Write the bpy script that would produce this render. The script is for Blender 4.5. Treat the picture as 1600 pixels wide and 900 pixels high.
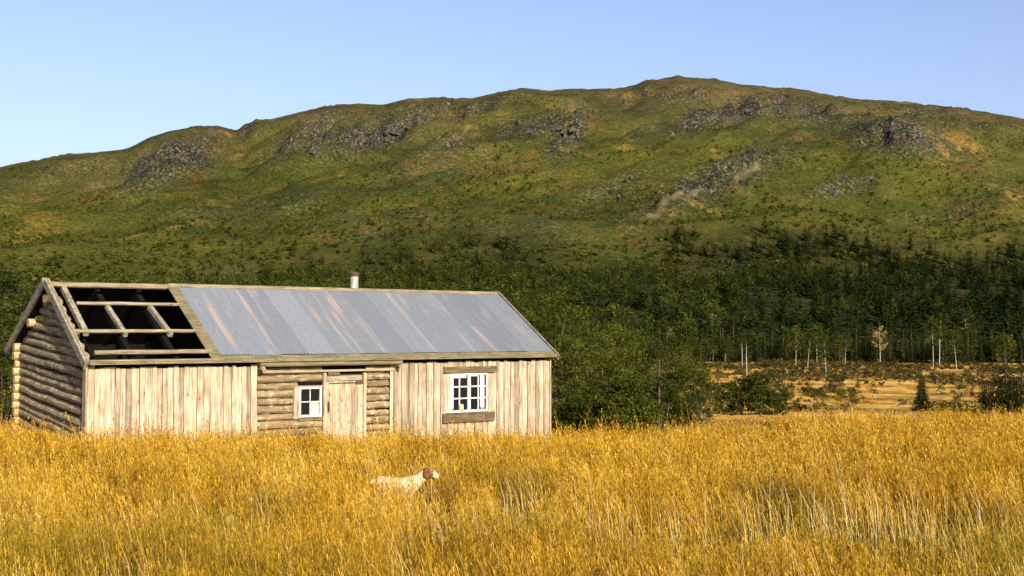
import bpy, math, random
import numpy as np
from mathutils import Vector

# ------------------------------------------------------------------ clear
for o in list(bpy.data.objects):
    bpy.data.objects.remove(o)
S = bpy.context.scene
COL = S.collection
R = math.radians

# ------------------------------------------------------------------ camera
FPX, HZ, CH = 1900.0, 519.5, 2.7
PIT = math.atan((HZ - 450) / FPX)
cd = bpy.data.cameras.new('camera')
cam = bpy.data.objects.new('camera', cd)
COL.objects.link(cam)
cam.location = (0, 0, CH)
cam.rotation_euler = (math.pi / 2 + PIT, 0, 0)
cd.sensor_width = 36
cd.lens = 36 * FPX / 1600
cd.clip_start = 0.1
cd.clip_end = 8000
S.camera = cam

# ------------------------------------------------------------------ sky and sun
SUN_AZ = math.atan2(0.48, -0.877)      # compass-like: angle from +Y towards +X
SUN_EL = R(25)
w = bpy.data.worlds.new('World')
S.world = w
w.use_nodes = True
nt = w.node_tree
for n in list(nt.nodes):
    nt.nodes.remove(n)
sky = nt.nodes.new('ShaderNodeTexSky')
sky.sky_type = 'NISHITA'
sky.sun_disc = False
sky.sun_elevation = SUN_EL
sky.sun_rotation = SUN_AZ
sky.altitude = 400
sky.air_density = 1.0
sky.dust_density = 3.5
sky.ozone_density = 3.2
bg = nt.nodes.new('ShaderNodeBackground')
bg.inputs['Strength'].default_value = 0.122
wo = nt.nodes.new('ShaderNodeOutputWorld')
tintn = nt.nodes.new('ShaderNodeMixRGB')      # the slide film's cooler, less cyan blue
tintn.blend_type = 'MULTIPLY'
tintn.inputs[0].default_value = 1.0
tintn.inputs[2].default_value = (1.15, 0.97, 1.0, 1)
nt.links.new(sky.outputs[0], tintn.inputs[1])
nt.links.new(tintn.outputs[0], bg.inputs[0])
nt.links.new(bg.outputs[0], wo.inputs[0])
sl = bpy.data.lights.new('sun', 'SUN')
sl.energy = 5.0
sl.angle = R(0.5)
sl.color = (1.0, 0.93, 0.80)
so = bpy.data.objects.new('sun', sl)
COL.objects.link(so)
sd = Vector((math.sin(SUN_AZ) * math.cos(SUN_EL), math.cos(SUN_AZ) * math.cos(SUN_EL), math.sin(SUN_EL)))
so.rotation_euler = sd.to_track_quat('Z', 'Y').to_euler()
so.location = (30, -40, 40)
S.view_settings.view_transform = 'Standard'
S.view_settings.look = 'None'
S.view_settings.exposure = 0.85
S.view_settings.gamma = 1.0
S.view_settings.use_curve_mapping = False
S.render.engine = 'CYCLES'
S.cycles.max_bounces = 4
S.cycles.diffuse_bounces = 2
S.cycles.transmission_bounces = 3
S.cycles.transparent_max_bounces = 4
S.cycles.use_denoising = True

rng = np.random.default_rng(7)
random.seed(7)

# ------------------------------------------------------------------ numpy noise
def _hash(ix, iy, seed):
    h = (ix.astype(np.int64) * 374761393 + iy.astype(np.int64) * 668265263 + seed * 1442695041) & 0xffffffff
    h = ((h ^ (h >> 13)) * 1274126177) & 0xffffffff
    return ((h ^ (h >> 16)) & 0xffff) / 65535.0

def vnoise(x, y, seed=0):
    x = np.asarray(x, float); y = np.asarray(y, float)
    ix = np.floor(x); iy = np.floor(y)
    fx = x - ix; fy = y - iy
    fx = fx * fx * (3 - 2 * fx); fy = fy * fy * (3 - 2 * fy)
    a = _hash(ix, iy, seed); b = _hash(ix + 1, iy, seed)
    c = _hash(ix, iy + 1, seed); d = _hash(ix + 1, iy + 1, seed)
    return (a * (1 - fx) + b * fx) * (1 - fy) + (c * (1 - fx) + d * fx) * fy

def fbm(x, y, oct=4, seed=0):
    s = 0; a = 0.5; n = 0
    for k in range(oct):
        s = s + a * vnoise(x * 2 ** k, y * 2 ** k, seed + k); n += a; a *= 0.5
    return s / n

def sstep(a, b, x):
    t = np.clip((np.asarray(x, float) - a) / (b - a), 0, 1)
    return t * t * (3 - 2 * t)

# ------------------------------------------------------------------ terrain
CP, SP = math.cos(PIT), math.sin(PIT)
def ray(px, py):
    qx = (np.asarray(px, float) - 800) / FPX; qz = (450 - np.asarray(py, float)) / FPX
    y = CP - qz * SP; z = SP + qz * CP
    return qx / y, z / y                      # tangents: sideways, upward per metre of depth

def to_px(X, Y, Z):
    Z = Z - CH
    d = Y * CP + Z * SP
    return 800 + FPX * X / d, 450 - FPX * (-Y * SP + Z * CP) / d

RIDGE = np.array([(-500, 330), (-250, 290), (0, 262), (60, 251), (100, 243), (150, 239), (200, 232), (225, 220), (250, 210), (275, 204), (300, 200), (345, 200),
    (378, 207), (400, 196), (420, 187), (470, 175), (520, 168), (560, 163), (600, 164), (640, 153), (700, 154), (735, 153), (775, 146), (812, 138), (860, 142),
    (930, 141), (985, 138), (1010, 127), (1060, 121), (1120, 123), (1160, 133), (1250, 140), (1300, 150), (1400, 160), (1500, 170), (1600, 187), (1800, 215), (2100, 260)], float)
RT, RS = ray(RIDGE[:, 0], RIDGE[:, 1])
Y0 = 760.0

def ground_low(X, Y):
    ye = 24.2 + 6.8 * sstep(2, 12, X) + 3.6 * (1 - sstep(-10, -3, X))
    d = Y - ye
    d = (d + np.sqrt(d * d + 20)) / 2
    z = -6.5 * (1 - np.exp(-0.1 * d / 6.5))
    z = z + 0.45 * (1 - sstep(5, 17, Y))
    z = z + 0.16 * (fbm(X / 3.1, Y / 3.1, 3, 3) - 0.5) * (1 - sstep(30, 60, Y)) 
    z = z + 0.5 * (fbm(X / 8., Y / 30., 3, 5) - 0.5) * sstep(70, 130, Y)
    e = Y - 385 - 30 * (fbm(X / 120., Y * 0 + 3, 2, 9) - 0.5)
    z = z + 0.12 * (e + np.sqrt(e * e + 900)) / 2
    return z

def height(X, Y):
    X = np.asarray(X, float); Y = np.asarray(Y, float)
    z = ground_low(X, Y)
    t = X / np.maximum(Y, 1)
    sl_ = np.interp(t, RT, RS)
    yr = 2000 + 160 * np.sin(t * 7 + 1)
    s = (Y - Y0) / (yr - Y0)
    zl = ground_low(X, np.minimum(Y, Y0))
    zr = CH + sl_ * yr
    sc = np.clip(s, 0, 1)
    G = sc * (1.22 - 0.22 * sc)
    zm = zl + (zr - zl) * G
    win = np.clip(np.sin(np.pi * np.clip(s, 0, 1)), 0, 1) ** 0.8
    u = 0.83 * X + 0.55 * (Y - 700); v = -0.55 * X + 0.83 * (Y - 700)
    zm = zm + win * (95 * (fbm(u / 480, v / 190, 4, 21) - 0.5) + 48 * (fbm(u / 150, v / 50, 3, 25) - 0.5) + 16 * (fbm(X / 36, Y / 36, 3, 28) - 0.5))
    zm = np.minimum(zm, CH + Y * (sl_ - .010 * (1 - sc)))
    zm = zm + np.clip(s * 4, 0, 1) * 3.2 * (fbm(X / 24, Y / 24, 3, 33) - 0.5)
    zm = zm - np.maximum(0, Y - yr) * 0.16
    return np.where(s > 0, zm, z)

def at(px, py, lo=12.0, hi=900.0):
    """Where the line of sight of a picture point meets the ground."""
    t, s = ray(px, py)
    ys = np.linspace(lo, hi, 6000)
    below = CH + s * ys <= height(t * ys, ys)
    y = ys[np.argmax(below)] if below.any() else hi
    return float(t * y), float(y)

# ------------------------------------------------------------------ object helpers
def link(o, parent=None):
    COL.objects.link(o)
    if parent is not None:
        o.parent = parent
    return o

def tag(o, label=None, cat=None, group=None, kind=None):
    if label: o['label'] = label
    if cat: o['category'] = cat
    if group: o['group'] = group
    if kind: o['kind'] = kind
    return o

def empty(name, loc=(0, 0, 0), rz=0, parent=None):
    o = bpy.data.objects.new(name, None)
    o.location = loc; o.rotation_euler = (0, 0, rz)
    return link(o, parent)

def mesh_np(name, V, loops, starts, mat, smooth=False, attrs=None):
    me = bpy.data.meshes.new(name)
    V = np.asarray(V, np.float32)
    loops = np.asarray(loops, np.int32); starts = np.asarray(starts, np.int32)
    me.vertices.add(len(V)); me.vertices.foreach_set('co', V.ravel())
    me.loops.add(len(loops)); me.loops.foreach_set('vertex_index', loops)
    me.polygons.add(len(starts)); me.polygons.foreach_set('loop_start', starts)
    if smooth:
        me.polygons.foreach_set('use_smooth', np.ones(len(starts), bool))
    for k, (dom, arr) in (attrs or {}).items():
        at_ = me.attributes.new(k, 'FLOAT', dom)
        at_.data.foreach_set('value', np.asarray(arr, np.float32))
    me.update(calc_edges=True)
    if mat: me.materials.append(mat)
    return me

class MB:
    """Collects pieces of geometry for ONE mesh."""
    def __init__(s):
        s.v = []; s.f = []
    def add(s, vs, fs):
        b = len(s.v)
        s.v += [tuple(p) for p in vs]
        s.f += [tuple(i + b for i in f) for f in fs]
        return s
    def box(s, x0, x1, y0, y1, z0, z1):
        return s.add([(x0, y0, z0), (x1, y0, z0), (x1, y1, z0), (x0, y1, z0), (x0, y0, z1), (x1, y0, z1), (x1, y1, z1), (x0, y1, z1)],
                     [(0, 3, 2, 1), (4, 5, 6, 7), (0, 1, 5, 4), (1, 2, 6, 5), (2, 3, 7, 6), (3, 0, 4, 7)])
    def tube(s, pts, rads, n=6, caps=True, squash=1.0, ph=0.0):
        pts = [Vector(p) for p in pts]
        vs = []; fs = []
        for i, p in enumerate(pts):
            a = pts[min(i + 1, len(pts) - 1)] - pts[max(i - 1, 0)]
            a.normalize()
            ref = Vector((0, 0, 1)) if abs(a.z) < 0.9 else Vector((1, 0, 0))
            e1 = a.cross(ref).normalized(); e2 = e1.cross(a).normalized()
            for k in range(n):
                q = 2 * math.pi * k / n + ph
                vs.append(p + e1 * (rads[i] * math.cos(q)) + e2 * (rads[i] * squash * math.sin(q)))
        for i in range(len(pts) - 1):
            for k in range(n):
                a0 = i * n + k; a1 = i * n + (k + 1) % n
                fs.append((a0, a1, a1 + n, a0 + n))
        if caps:
            fs.append(tuple(range(n - 1, -1, -1)))
            fs.append(tuple(range((len(pts) - 1) * n, len(pts) * n)))
        return s.add(vs, fs)
    def beam(s, p, q, w, h, up=(0, 0, 1)):
        p = Vector(p); q = Vector(q)
        a = (q - p).normalized(); e1 = a.cross(Vector(up)).normalized(); e2 = e1.cross(a)
        vs = []
        for c in (p, q):
            for i, j in ((-1, -1), (1, -1), (1, 1), (-1, 1)):
                vs.append(c + e1 * (i * w / 2) + e2 * (j * h / 2))
        return s.add(vs, [(3, 2, 1, 0), (4, 5, 6, 7), (0, 1, 5, 4), (1, 2, 6, 5), (2, 3, 7, 6), (3, 0, 4, 7)])
    def mesh(s, name, mat, smooth=False):
        me = bpy.data.meshes.new(name)
        me.from_pydata(s.v, [], s.f)
        if mat: me.materials.append(mat)
        if smooth:
            me.polygons.foreach_set('use_smooth', [True] * len(me.polygons))
        me.update()
        return me
    def build(s, name, mat, parent=None, smooth=False):
        return link(bpy.data.objects.new(name, s.mesh(name, mat, smooth)), parent)

# ------------------------------------------------------------------ materials
def new_mat(name):
    m = bpy.data.materials.new(name)
    m.use_nodes = True
    t = m.node_tree
    for n in list(t.nodes): t.nodes.remove(n)
    return m, t

class NT:
    def __init__(s, t): s.t = t
    def n(s, kind, **kw):
        nd = s.t.nodes.new('ShaderNode' + kind)
        for k, v in kw.items(): setattr(nd, k, v)
        return nd
    def l(s, a, b): s.t.links.new(a, b)
    def noise(s, vec, scale, detail=3, rough=0.55, dist=0):
        nd = s.n('TexNoise'); nd.inputs['Scale'].default_value = scale; nd.inputs['Detail'].default_value = detail
        nd.inputs['Roughness'].default_value = rough; nd.inputs['Distortion'].default_value = dist
        if vec is not None: s.l(vec, nd.inputs['Vector'])
        return nd.outputs['Fac']
    def mapping(s, vec, scale=(1, 1, 1), loc=(0, 0, 0), rot=(0, 0, 0)):
        nd = s.n('Mapping'); nd.inputs['Scale'].default_value = scale; nd.inputs['Location'].default_value = loc; nd.inputs['Rotation'].default_value = rot
        s.l(vec, nd.inputs['Vector']); return nd.outputs[0]
    def ramp(s, fac, stops, interp='LINEAR'):
        nd = s.n('ValToRGB'); cr = nd.color_ramp; cr.interpolation = interp
        while len(cr.elements) < len(stops): cr.elements.new(0.5)
        for e, (p, c) in zip(cr.elements, stops):
            e.position = p; e.color = (c[0], c[1], c[2], 1) if hasattr(c, '__len__') else (c, c, c, 1)
        s.l(fac, nd.inputs[0]); return nd.outputs[0]
    def mix(s, fac, a, b, mode='MIX'):
        nd = s.n('MixRGB', blend_type=mode)
        for i, x in ((0, fac), (1, a), (2, b)):
            if hasattr(x, 'is_linked') or hasattr(x, 'links'): s.l(x, nd.inputs[i])
            elif i == 0: nd.inputs[0].default_value = x
            else: nd.inputs[i].default_value = (x[0], x[1], x[2], 1)
        return nd.outputs[0]
    def math(s, op, a, b=0.0, clamp=False):
        nd = s.n('Math', operation=op); nd.use_clamp = clamp
        for i, x in ((0, a), (1, b)):
            if hasattr(x, 'links'): s.l(x, nd.inputs[i])
            else: nd.inputs[i].default_value = x
        return nd.outputs[0]
    def bump(s, h, strength=0.5, dist=0.02):
        nd = s.n('Bump'); nd.inputs['Strength'].default_value = strength; nd.inputs['Distance'].default_value = dist
        s.l(h, nd.inputs['Height']); return nd.outputs[0]
    def out(s, col, rough=0.9, bump=None, spec=0.15, metal=0.0):
        p = s.n('BsdfPrincipled')
        if hasattr(col, 'links'): s.l(col, p.inputs['Base Color'])
        else: p.inputs['Base Color'].default_value = (*col, 1)
        if hasattr(rough, 'links'): s.l(rough, p.inputs['Roughness'])
        else: p.inputs['Roughness'].default_value = rough
        p.inputs['Specular IOR Level'].default_value = spec
        p.inputs['Metallic'].default_value = metal
        if bump is not None: s.l(bump, p.inputs['Normal'])
        o = s.n('OutputMaterial'); s.l(p.outputs[0], o.inputs[0])
        return p

def wood(name, pale, mid, dark, grain='z', lichen=None, var=0.35, knots=True):
    m, t = new_mat(name); N = NT(t)
    tc = N.n('TexCoord').outputs['Object']
    oi = N.n('ObjectInfo').outputs['Random']
    sc = {'z': (11, 11, 0.5), 'x': (0.55, 9, 9), 'y': (9, 0.55, 9)}[grain]
    off = N.n('CombineXYZ'); 
    for i in range(3): N.l(N.math('MULTIPLY', oi, 13.0 + 7 * i), off.inputs[i])
    va = N.n('VectorMath', operation='ADD'); N.l(tc, va.inputs[0]); N.l(off.outputs[0], va.inputs[1])
    v = va.outputs[0]
    g = N.noise(N.mapping(v, sc), 3.2, 5, 0.65, 0.4)
    g2 = N.noise(N.mapping(v, tuple(3 * c for c in sc)), 3.0, 3, 0.6)
    blot = N.noise(v, 2.3, 4, 0.6)
    f = N.math('ADD', N.math('MULTIPLY', g, 0.75), N.math('MULTIPLY', g2, 0.25))
    col = N.ramp(f, [(0.34, dark), (0.46, mid), (0.60, pale)])
    col = N.mix(N.ramp(blot, [(0.42, 0.0), (0.72, 0.65)]), col, tuple(0.45 * c + 0.30 * d for c, d in zip(mid, dark)))
    if knots:
        vo = N.n('TexVoronoi'); vo.inputs['Scale'].default_value = 2.6
        N.l(N.mapping(v, {'z': (1.6, 1.6, 0.8), 'x': (0.8, 1.6, 1.6), 'y': (1.6, 0.8, 1.6)}[grain]), vo.inputs['Vector'])
        col = N.mix(N.ramp(vo.outputs['Distance'], [(0.05, 0.75), (0.12, 0.0)]), col, tuple(0.5 * c for c in dark))
    tint = N.ramp(oi, [(0.0, 1 - var), (0.5, 1.0), (1.0, 1 - var * 0.3)])
    col = N.mix(1.0, col, tint, 'MULTIPLY')
    if lichen:
        li = N.noise(v, 7.0, 5, 0.7)
        col = N.mix(N.ramp(li, [(0.54, 0.0), (0.62, 0.85)]), col, lichen)
    N.out(col, 0.93, N.bump(f, 0.6, 0.02), 0.1)
    return m

M = {}
M['board'] = wood('weathered_board', (0.56, 0.47, 0.33), (0.33, 0.255, 0.155), (0.10, 0.07, 0.042), 'z', var=0.48)
M['board_x'] = wood('weathered_trim', (0.36, 0.31, 0.21), (0.25, 0.205, 0.13), (0.10, 0.075, 0.045), 'x', var=0.2)
M['board_dark'] = wood('old_brown_plank', (0.15, 0.115, 0.06), (0.095, 0.07, 0.038), (0.04, 0.03, 0.018), 'x')
M['log_front'] = wood('front_log', (0.29, 0.22, 0.12), (0.185, 0.135, 0.07), (0.06, 0.042, 0.022), 'x', (0.38, 0.31, 0.18), 0.35)
M['log_side'] = wood('gable_log', (0.29, 0.235, 0.13), (0.19, 0.15, 0.08), (0.06, 0.045, 0.024), 'y', (0.42, 0.36, 0.23), 0.35)
M['log_end'] = wood('log_end', (0.54, 0.39, 0.20), (0.42, 0.29, 0.14), (0.2, 0.13, 0.065), 'y', None, 0.2, False)
M['rafter'] = wood('grey_rafter', (0.29, 0.26, 0.19), (0.18, 0.16, 0.11), (0.07, 0.06, 0.04), 'y', (0.28, 0.27, 0.16), 0.3)
M['purlin'] = wood('grey_purlin', (0.30, 0.25, 0.165), (0.19, 0.155, 0.095), (0.07, 0.055, 0.032), 'x', None, 0.2)
M['mossy'] = wood('mossy_plank', (0.20, 0.17, 0.095), (0.125, 0.105, 0.056), (0.045, 0.037, 0.02), 'x', (0.15, 0.135, 0.055), 0.15)
M['shade_black'] = wood('shade_black_timber', (0.007, 0.006, 0.005), (0.005, 0.004, 0.0035), (0.003, 0.0025, 0.002), 'x', None, 0.2)  # near-black colour stands in for indoor shade; also backs the log walls

m, t = new_mat('white_paint'); N = NT(t)
tc = N.n('TexCoord').outputs['Object']
N.out(N.mix(N.ramp(N.noise(tc, 22, 4, 0.7), [(0.45, 0.0), (0.68, 0.75)]), (0.52, 0.50, 0.45), (0.26, 0.21, 0.14)), 0.7, None, 0.3)
M['white'] = m
m, t = new_mat('curtain_cloth'); N = NT(t)
N.out(N.mix(N.noise(N.n('TexCoord').outputs['Object'], 30, 3), (0.66, 0.63, 0.55), (0.52, 0.47, 0.36)), 0.95, None, 0.0)
M['cloth'] = m
m, t = new_mat('yellow_paper'); N = NT(t)
N.out(N.mix(N.noise(N.n('TexCoord').outputs['Object'], 14, 3), (0.60, 0.48, 0.26), (0.48, 0.32, 0.12)), 0.95, None, 0.0)
M['paper'] = m
m, t = new_mat('window_glass'); N = NT(t)
p = N.out((0.008, 0.009, 0.010), 0.06, None, 0.35)
M['glass'] = m
m, t = new_mat('rusty_iron'); N = NT(t)
N.out(N.mix(N.noise(N.n('TexCoord').outputs['Object'], 18, 4), (0.03, 0.025, 0.02), (0.10, 0.05, 0.025)), 0.8, None, 0.3)
M['iron'] = m
m, t = new_mat('flue_metal'); N = NT(t)
N.out(N.mix(N.ramp(N.noise(N.n('TexCoord').outputs['Object'], 9, 4), [(0.45, 0.0), (0.65, 1.0)]), (0.36, 0.34, 0.30), (0.19, 0.16, 0.12)), 0.55, None, 0.4, 0.2)
M['flue'] = m

# corrugated iron: dull zinc with pale rust runs down the slope
m, t = new_mat('corrugated_iron'); N = NT(t)
tc = N.n('TexCoord').outputs['Object']
oi = N.n('ObjectInfo').outputs['Random']
st = N.noise(N.mapping(tc, (5.0, 0.20, 0.20)), 1.0, 4, 0.55, 0.1)
st2 = N.noise(N.mapping(tc, (2.2, 0.42, 0.42), (3.1, 0, 0)), 1.0, 3, 0.5)
st3 = N.noise(N.mapping(tc, (16, 0.8, 0.8)), 1.0, 3, 0.6)
fi = N.noise(tc, 26, 4, 0.7)
base = N.mix(N.ramp(fi, [(0.3, 0.0), (0.7, 1.0)]), (0.095, 0.112, 0.132), (0.158, 0.172, 0.186))
base = N.mix(1.0, base, N.ramp(oi, [(0, 0.78), (1, 1.12)]), 'MULTIPLY')
rust = N.math('MULTIPLY', N.ramp(st, [(0.52, 0.0), (0.66, 1.0)]), N.ramp(st2, [(0.46, 0.0), (0.60, 1.0)]))
base = N.mix(N.math('MULTIPLY', rust, 0.75), base, (0.255, 0.205, 0.165))
base = N.mix(N.math('MULTIPLY', N.ramp(st3, [(0.60, 0.0), (0.72, 1.0)]), 0.35), base, (0.25, 0.225, 0.20))
N.out(base, 0.55, None, 0.35, 0.0)
M['iron_sheet'] = m

def attr(N, name):
    a = N.n('Attribute'); a.attribute_name = name
    return a.outputs['Fac']

def leafy(name, stops, trans=0.25, rand=0.35):
    m, t = new_mat(name); N = NT(t)
    oi = N.n('ObjectInfo').outputs['Random']
    f = N.math('ADD', N.math('MULTIPLY', attr(N, 'tint'), 1 - rand), N.math('MULTIPLY', oi, rand))
    c = N.ramp(f, stops)
    d = N.n('BsdfDiffuse'); N.l(c, d.inputs[0])
    tr = N.n('BsdfTranslucent'); N.l(c, tr.inputs[0])
    mx = N.n('MixShader'); mx.inputs[0].default_value = trans
    N.l(d.outputs[0], mx.inputs[1]); N.l(tr.outputs[0], mx.inputs[2])
    o = N.n('OutputMaterial'); N.l(mx.outputs[0], o.inputs[0])
    return m

M['spruce'] = leafy('spruce_needles', [(0.0, (0.006, 0.010, 0.004)), (0.5, (0.018, 0.025, 0.006)), (1.0, (0.058, 0.062, 0.013))], 0.12)
M['birch'] = leafy('birch_leaves', [(0.0, (0.012, 0.019, 0.004)), (0.45, (0.040, 0.050, 0.007)), (0.8, (0.088, 0.092, 0.013)), (1.0, (0.16, 0.125, 0.022))], 0.25)
M['birch_gold'] = leafy('golden_birch_leaves', [(0.0, (0.12, 0.10, 0.02)), (0.6, (0.26, 0.19, 0.05)), (1.0, (0.40, 0.28, 0.10))], 0.25)
M['scrub'] = leafy('hillside_scrub', [(0.0, (0.018, 0.024, 0.005)), (0.5, (0.046, 0.052, 0.008)), (0.85, (0.082, 0.078, 0.013)), (1.0, (0.13, 0.080, 0.014))], 0.15, 0.0)
M['forest_spruce'] = leafy('forest_needles', [(0.0, (0.005, 0.009, 0.003)), (0.5, (0.016, 0.023, 0.005)), (0.8, (0.038, 0.046, 0.009)), (1.0, (0.085, 0.085, 0.016))], 0.12, 0.0)
M['forest_birch'] = leafy('forest_leaves', [(0.0, (0.012, 0.019, 0.004)), (0.5, (0.034, 0.045, 0.008)), (1.0, (0.095, 0.098, 0.015))], 0.2, 0.0)
M['heather'] = leafy('bog_heather', [(0.0, (0.020, 0.019, 0.006)), (0.5, (0.055, 0.046, 0.012)), (1.0, (0.13, 0.075, 0.018))], 0.1, 0.0)

def bark(name, a, b, scale):
    m, t = new_mat(name); N = NT(t)
    tc = N.n('TexCoord').outputs['Object']
    f = N.noise(N.mapping(tc, scale), 3.0, 4, 0.65)
    N.out(N.ramp(f, [(0.38, b), (0.5, a)]), 0.9, None, 0.1)
    return m
M['bark_birch'] = bark('birch_bark', (0.40, 0.375, 0.32), (0.06, 0.05, 0.038), (2, 2, 5))
M['bark_dark'] = bark('dark_bark', (0.13, 0.095, 0.06), (0.05, 0.038, 0.025), (6, 6, 1.5))

# grass: straw, gold, ochre and green by blade, drifting over the meadow
m, t = new_mat('meadow_grass'); N = NT(t)
geo = N.n('NewGeometry').outputs['Position']
big = N.noise(N.mapping(geo, (1, 1, 0)), 0.45, 3, 0.6)
tint = attr(N, 'tint')
f = N.math('ADD', N.math('MULTIPLY', tint, 0.75), N.math('MULTIPLY', N.math('SUBTRACT', big, 0.5), 1.7))
f = N.math('ADD', f, 0.12, True)
c = N.ramp(f, [(0.0, (0.065, 0.044, 0.007)), (0.22, (0.185, 0.100, 0.010)), (0.48, (0.41, 0.228, 0.017)), (0.76, (0.53, 0.325, 0.034)), (1.0, (0.58, 0.42, 0.11))])
c = N.mix(attr(N, 'green'), c, (0.125, 0.115, 0.012))
c = N.mix(attr(N, 'pale'), c, (0.64, 0.54, 0.32))
d = N.n('BsdfDiffuse'); N.l(c, d.inputs[0])
tr = N.n('BsdfTranslucent'); N.l(c, tr.inputs[0])
mx = N.n('MixShader'); mx.inputs[0].default_value = 0.25
N.l(d.outputs[0], mx.inputs[1]); N.l(tr.outputs[0], mx.inputs[2])
o = N.n('OutputMaterial'); N.l(mx.outputs[0], o.inputs[0])
M['grass'] = m

# ground: brown sod under the meadow, ochre sedge in the bog
m, t = new_mat('field_and_bog'); N = NT(t)
geo = N.n('NewGeometry').outputs['Position']
sod = N.ramp(N.noise(geo, 2.5, 5, 0.7), [(0.35, (0.03, 0.026, 0.010)), (0.65, (0.11, 0.08, 0.02))])
b1 = N.noise(N.mapping(geo, (0.11, 0.045, 0)), 1.0, 5, 0.62, 0.6)
b2 = N.noise(N.mapping(geo, (0.6, 0.25, 0)), 1.0, 4, 0.65)
bog = N.ramp(b1, [(0.38, (0.11, 0.055, 0.012)), (0.44, (0.32, 0.155, 0.022)), (0.53, (0.50, 0.285, 0.05)), (0.66, (0.62, 0.41, 0.12))])
bog = N.mix(N.ramp(b2, [(0.50, 0.0), (0.66, 0.8)]), bog, (0.14, 0.075, 0.015))
bog = N.mix(N.ramp(N.noise(N.mapping(geo, (0.07, 0.035, 0), (40, 3, 0)), 1.0, 4, 0.6), [(0.52, 0.0), (0.62, 0.75)]), bog, (0.05, 0.042, 0.012))
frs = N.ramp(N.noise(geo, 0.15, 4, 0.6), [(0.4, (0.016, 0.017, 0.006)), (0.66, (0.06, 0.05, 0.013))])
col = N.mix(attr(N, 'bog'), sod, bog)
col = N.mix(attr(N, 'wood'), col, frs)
N.out(col, 0.95, N.bump(N.noise(geo, 1.2, 5, 0.7), 0.7, 0.4), 0.05)
M['ground'] = m

# mountain
m, t = new_mat('mountain_heath'); N = NT(t)
geo = N.n('NewGeometry').outputs['Position']
n1 = N.noise(N.mapping(geo, (0.0042, 0.0042, 0.0042)), 1.0, 5, 0.65, 0.5)
n2 = N.noise(N.mapping(geo, (0.022, 0.022, 0.022)), 1.0, 5, 0.7)
n3 = N.noise(N.mapping(geo, (0.10, 0.10, 0.10)), 1.0, 5, 0.75)
n4 = N.noise(N.mapping(geo, (0.35, 0.35, 0.35)), 1.0, 4, 0.75)
f = N.math('ADD', N.math('MULTIPLY', n1, 0.45), N.math('ADD', N.math('MULTIPLY', n2, 0.35), N.math('MULTIPLY', n3, 0.2)))
green = N.ramp(f, [(0.36, (0.020, 0.026, 0.005)), (0.47, (0.043, 0.049, 0.008)), (0.58, (0.076, 0.070, 0.012)), (0.72, (0.145, 0.095, 0.020))])
heath = N.ramp(f, [(0.36, (0.025, 0.026, 0.008)), (0.50, (0.055, 0.050, 0.015)), (0.60, (0.090, 0.073, 0.026)), (0.72, (0.145, 0.108, 0.045))])
col = N.mix(attr(N, 'high'), green, heath)
rust_ = N.math('MULTIPLY', N.ramp(N.noise(N.mapping(geo, (0.009, 0.009, 0.009), (5, 2, 0)), 1.0, 4, 0.65), [(0.54, 0.0), (0.64, 1.0)]), N.ramp(n3, [(0.45, 0.0), (0.6, 1.0)]))
col = N.mix(N.math('MULTIPLY', rust_, 0.5), col, (0.16, 0.065, 0.015))
gold = N.math('MULTIPLY', N.ramp(N.noise(N.mapping(geo, (0.013, 0.007, 0.013), (9, 7, 0)), 1.0, 4, 0.6), [(0.58, 0.0), (0.68, 1.0)]), N.ramp(n2, [(0.48, 0.0), (0.6, 1.0)]))
col = N.mix(N.math('MULTIPLY', gold, 0.7), col, (0.25, 0.155, 0.03))
spk = N.ramp(n4, [(0.38, 0.50), (0.52, 1.0), (0.66, 1.45)])
col = N.mix(1.0, col, spk, 'MULTIPLY')
rk = attr(N, 'rock')
rkn = N.math('MULTIPLY', N.ramp(N.math('ADD', N.math('MULTIPLY', n3, 0.6), N.math('MULTIPLY', n4, 0.4)), [(0.39, 0.0), (0.49, 1.0)]), N.math('MULTIPLY', rk, 1.15, True))
rcol = N.ramp(n4, [(0.43, (0.008, 0.008, 0.008)), (0.54, (0.036, 0.033, 0.026)), (0.66, (0.19, 0.165, 0.12))])
col = N.mix(rkn, col, rcol)
col = N.mix(attr(N, 'path'), col, (0.22, 0.18, 0.09))
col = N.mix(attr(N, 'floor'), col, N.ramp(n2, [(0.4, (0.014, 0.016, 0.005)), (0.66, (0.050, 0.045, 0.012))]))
bmp = N.math('ADD', N.math('MULTIPLY', n3, 0.6), N.math('MULTIPLY', n4, 0.5))
N.out(col, 0.95, N.bump(bmp, 0.7, 7.0), 0.03)
M['mountain'] = m
m, t = new_mat('grey_rock'); N = NT(t)
geo = N.n('NewGeometry').outputs['Position']
N.out(N.ramp(N.noise(geo, 0.35, 5, 0.7), [(0.38, (0.014, 0.014, 0.014)), (0.56, (0.055, 0.051, 0.044)), (0.72, (0.20, 0.18, 0.145))]), 0.9, None, 0.1)
M['rock'] = m

# ================================================================== THE SETTING
TC = np.linspace(-0.64, 0.64, 500)
def terrain_mesh(name, ys, mat, attrf):
    Tg, Yg = np.meshgrid(TC, ys)
    off = 25 * np.clip(1 - Yg / 400.0, 0, 2)
    X = Tg * (Yg + off); Z = height(X, Yg)
    at_ = attrf(X, Yg, Z)
    Z = Z + at_.pop('dz', 0)
    ny, nx = X.shape
    i = (np.arange(ny - 1)[:, None] * nx + np.arange(nx - 1)[None]).ravel()
    q = np.stack([i, i + 1, i + 1 + nx, i + nx], 1)
    me = mesh_np(name, np.stack([X.ravel(), Yg.ravel(), Z.ravel()], 1), q.ravel(), np.arange(len(q)) * 4, mat, True,
                 {k: ('POINT', v.ravel()) for k, v in at_.items()})
    return link(bpy.data.objects.new(name, me))

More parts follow.
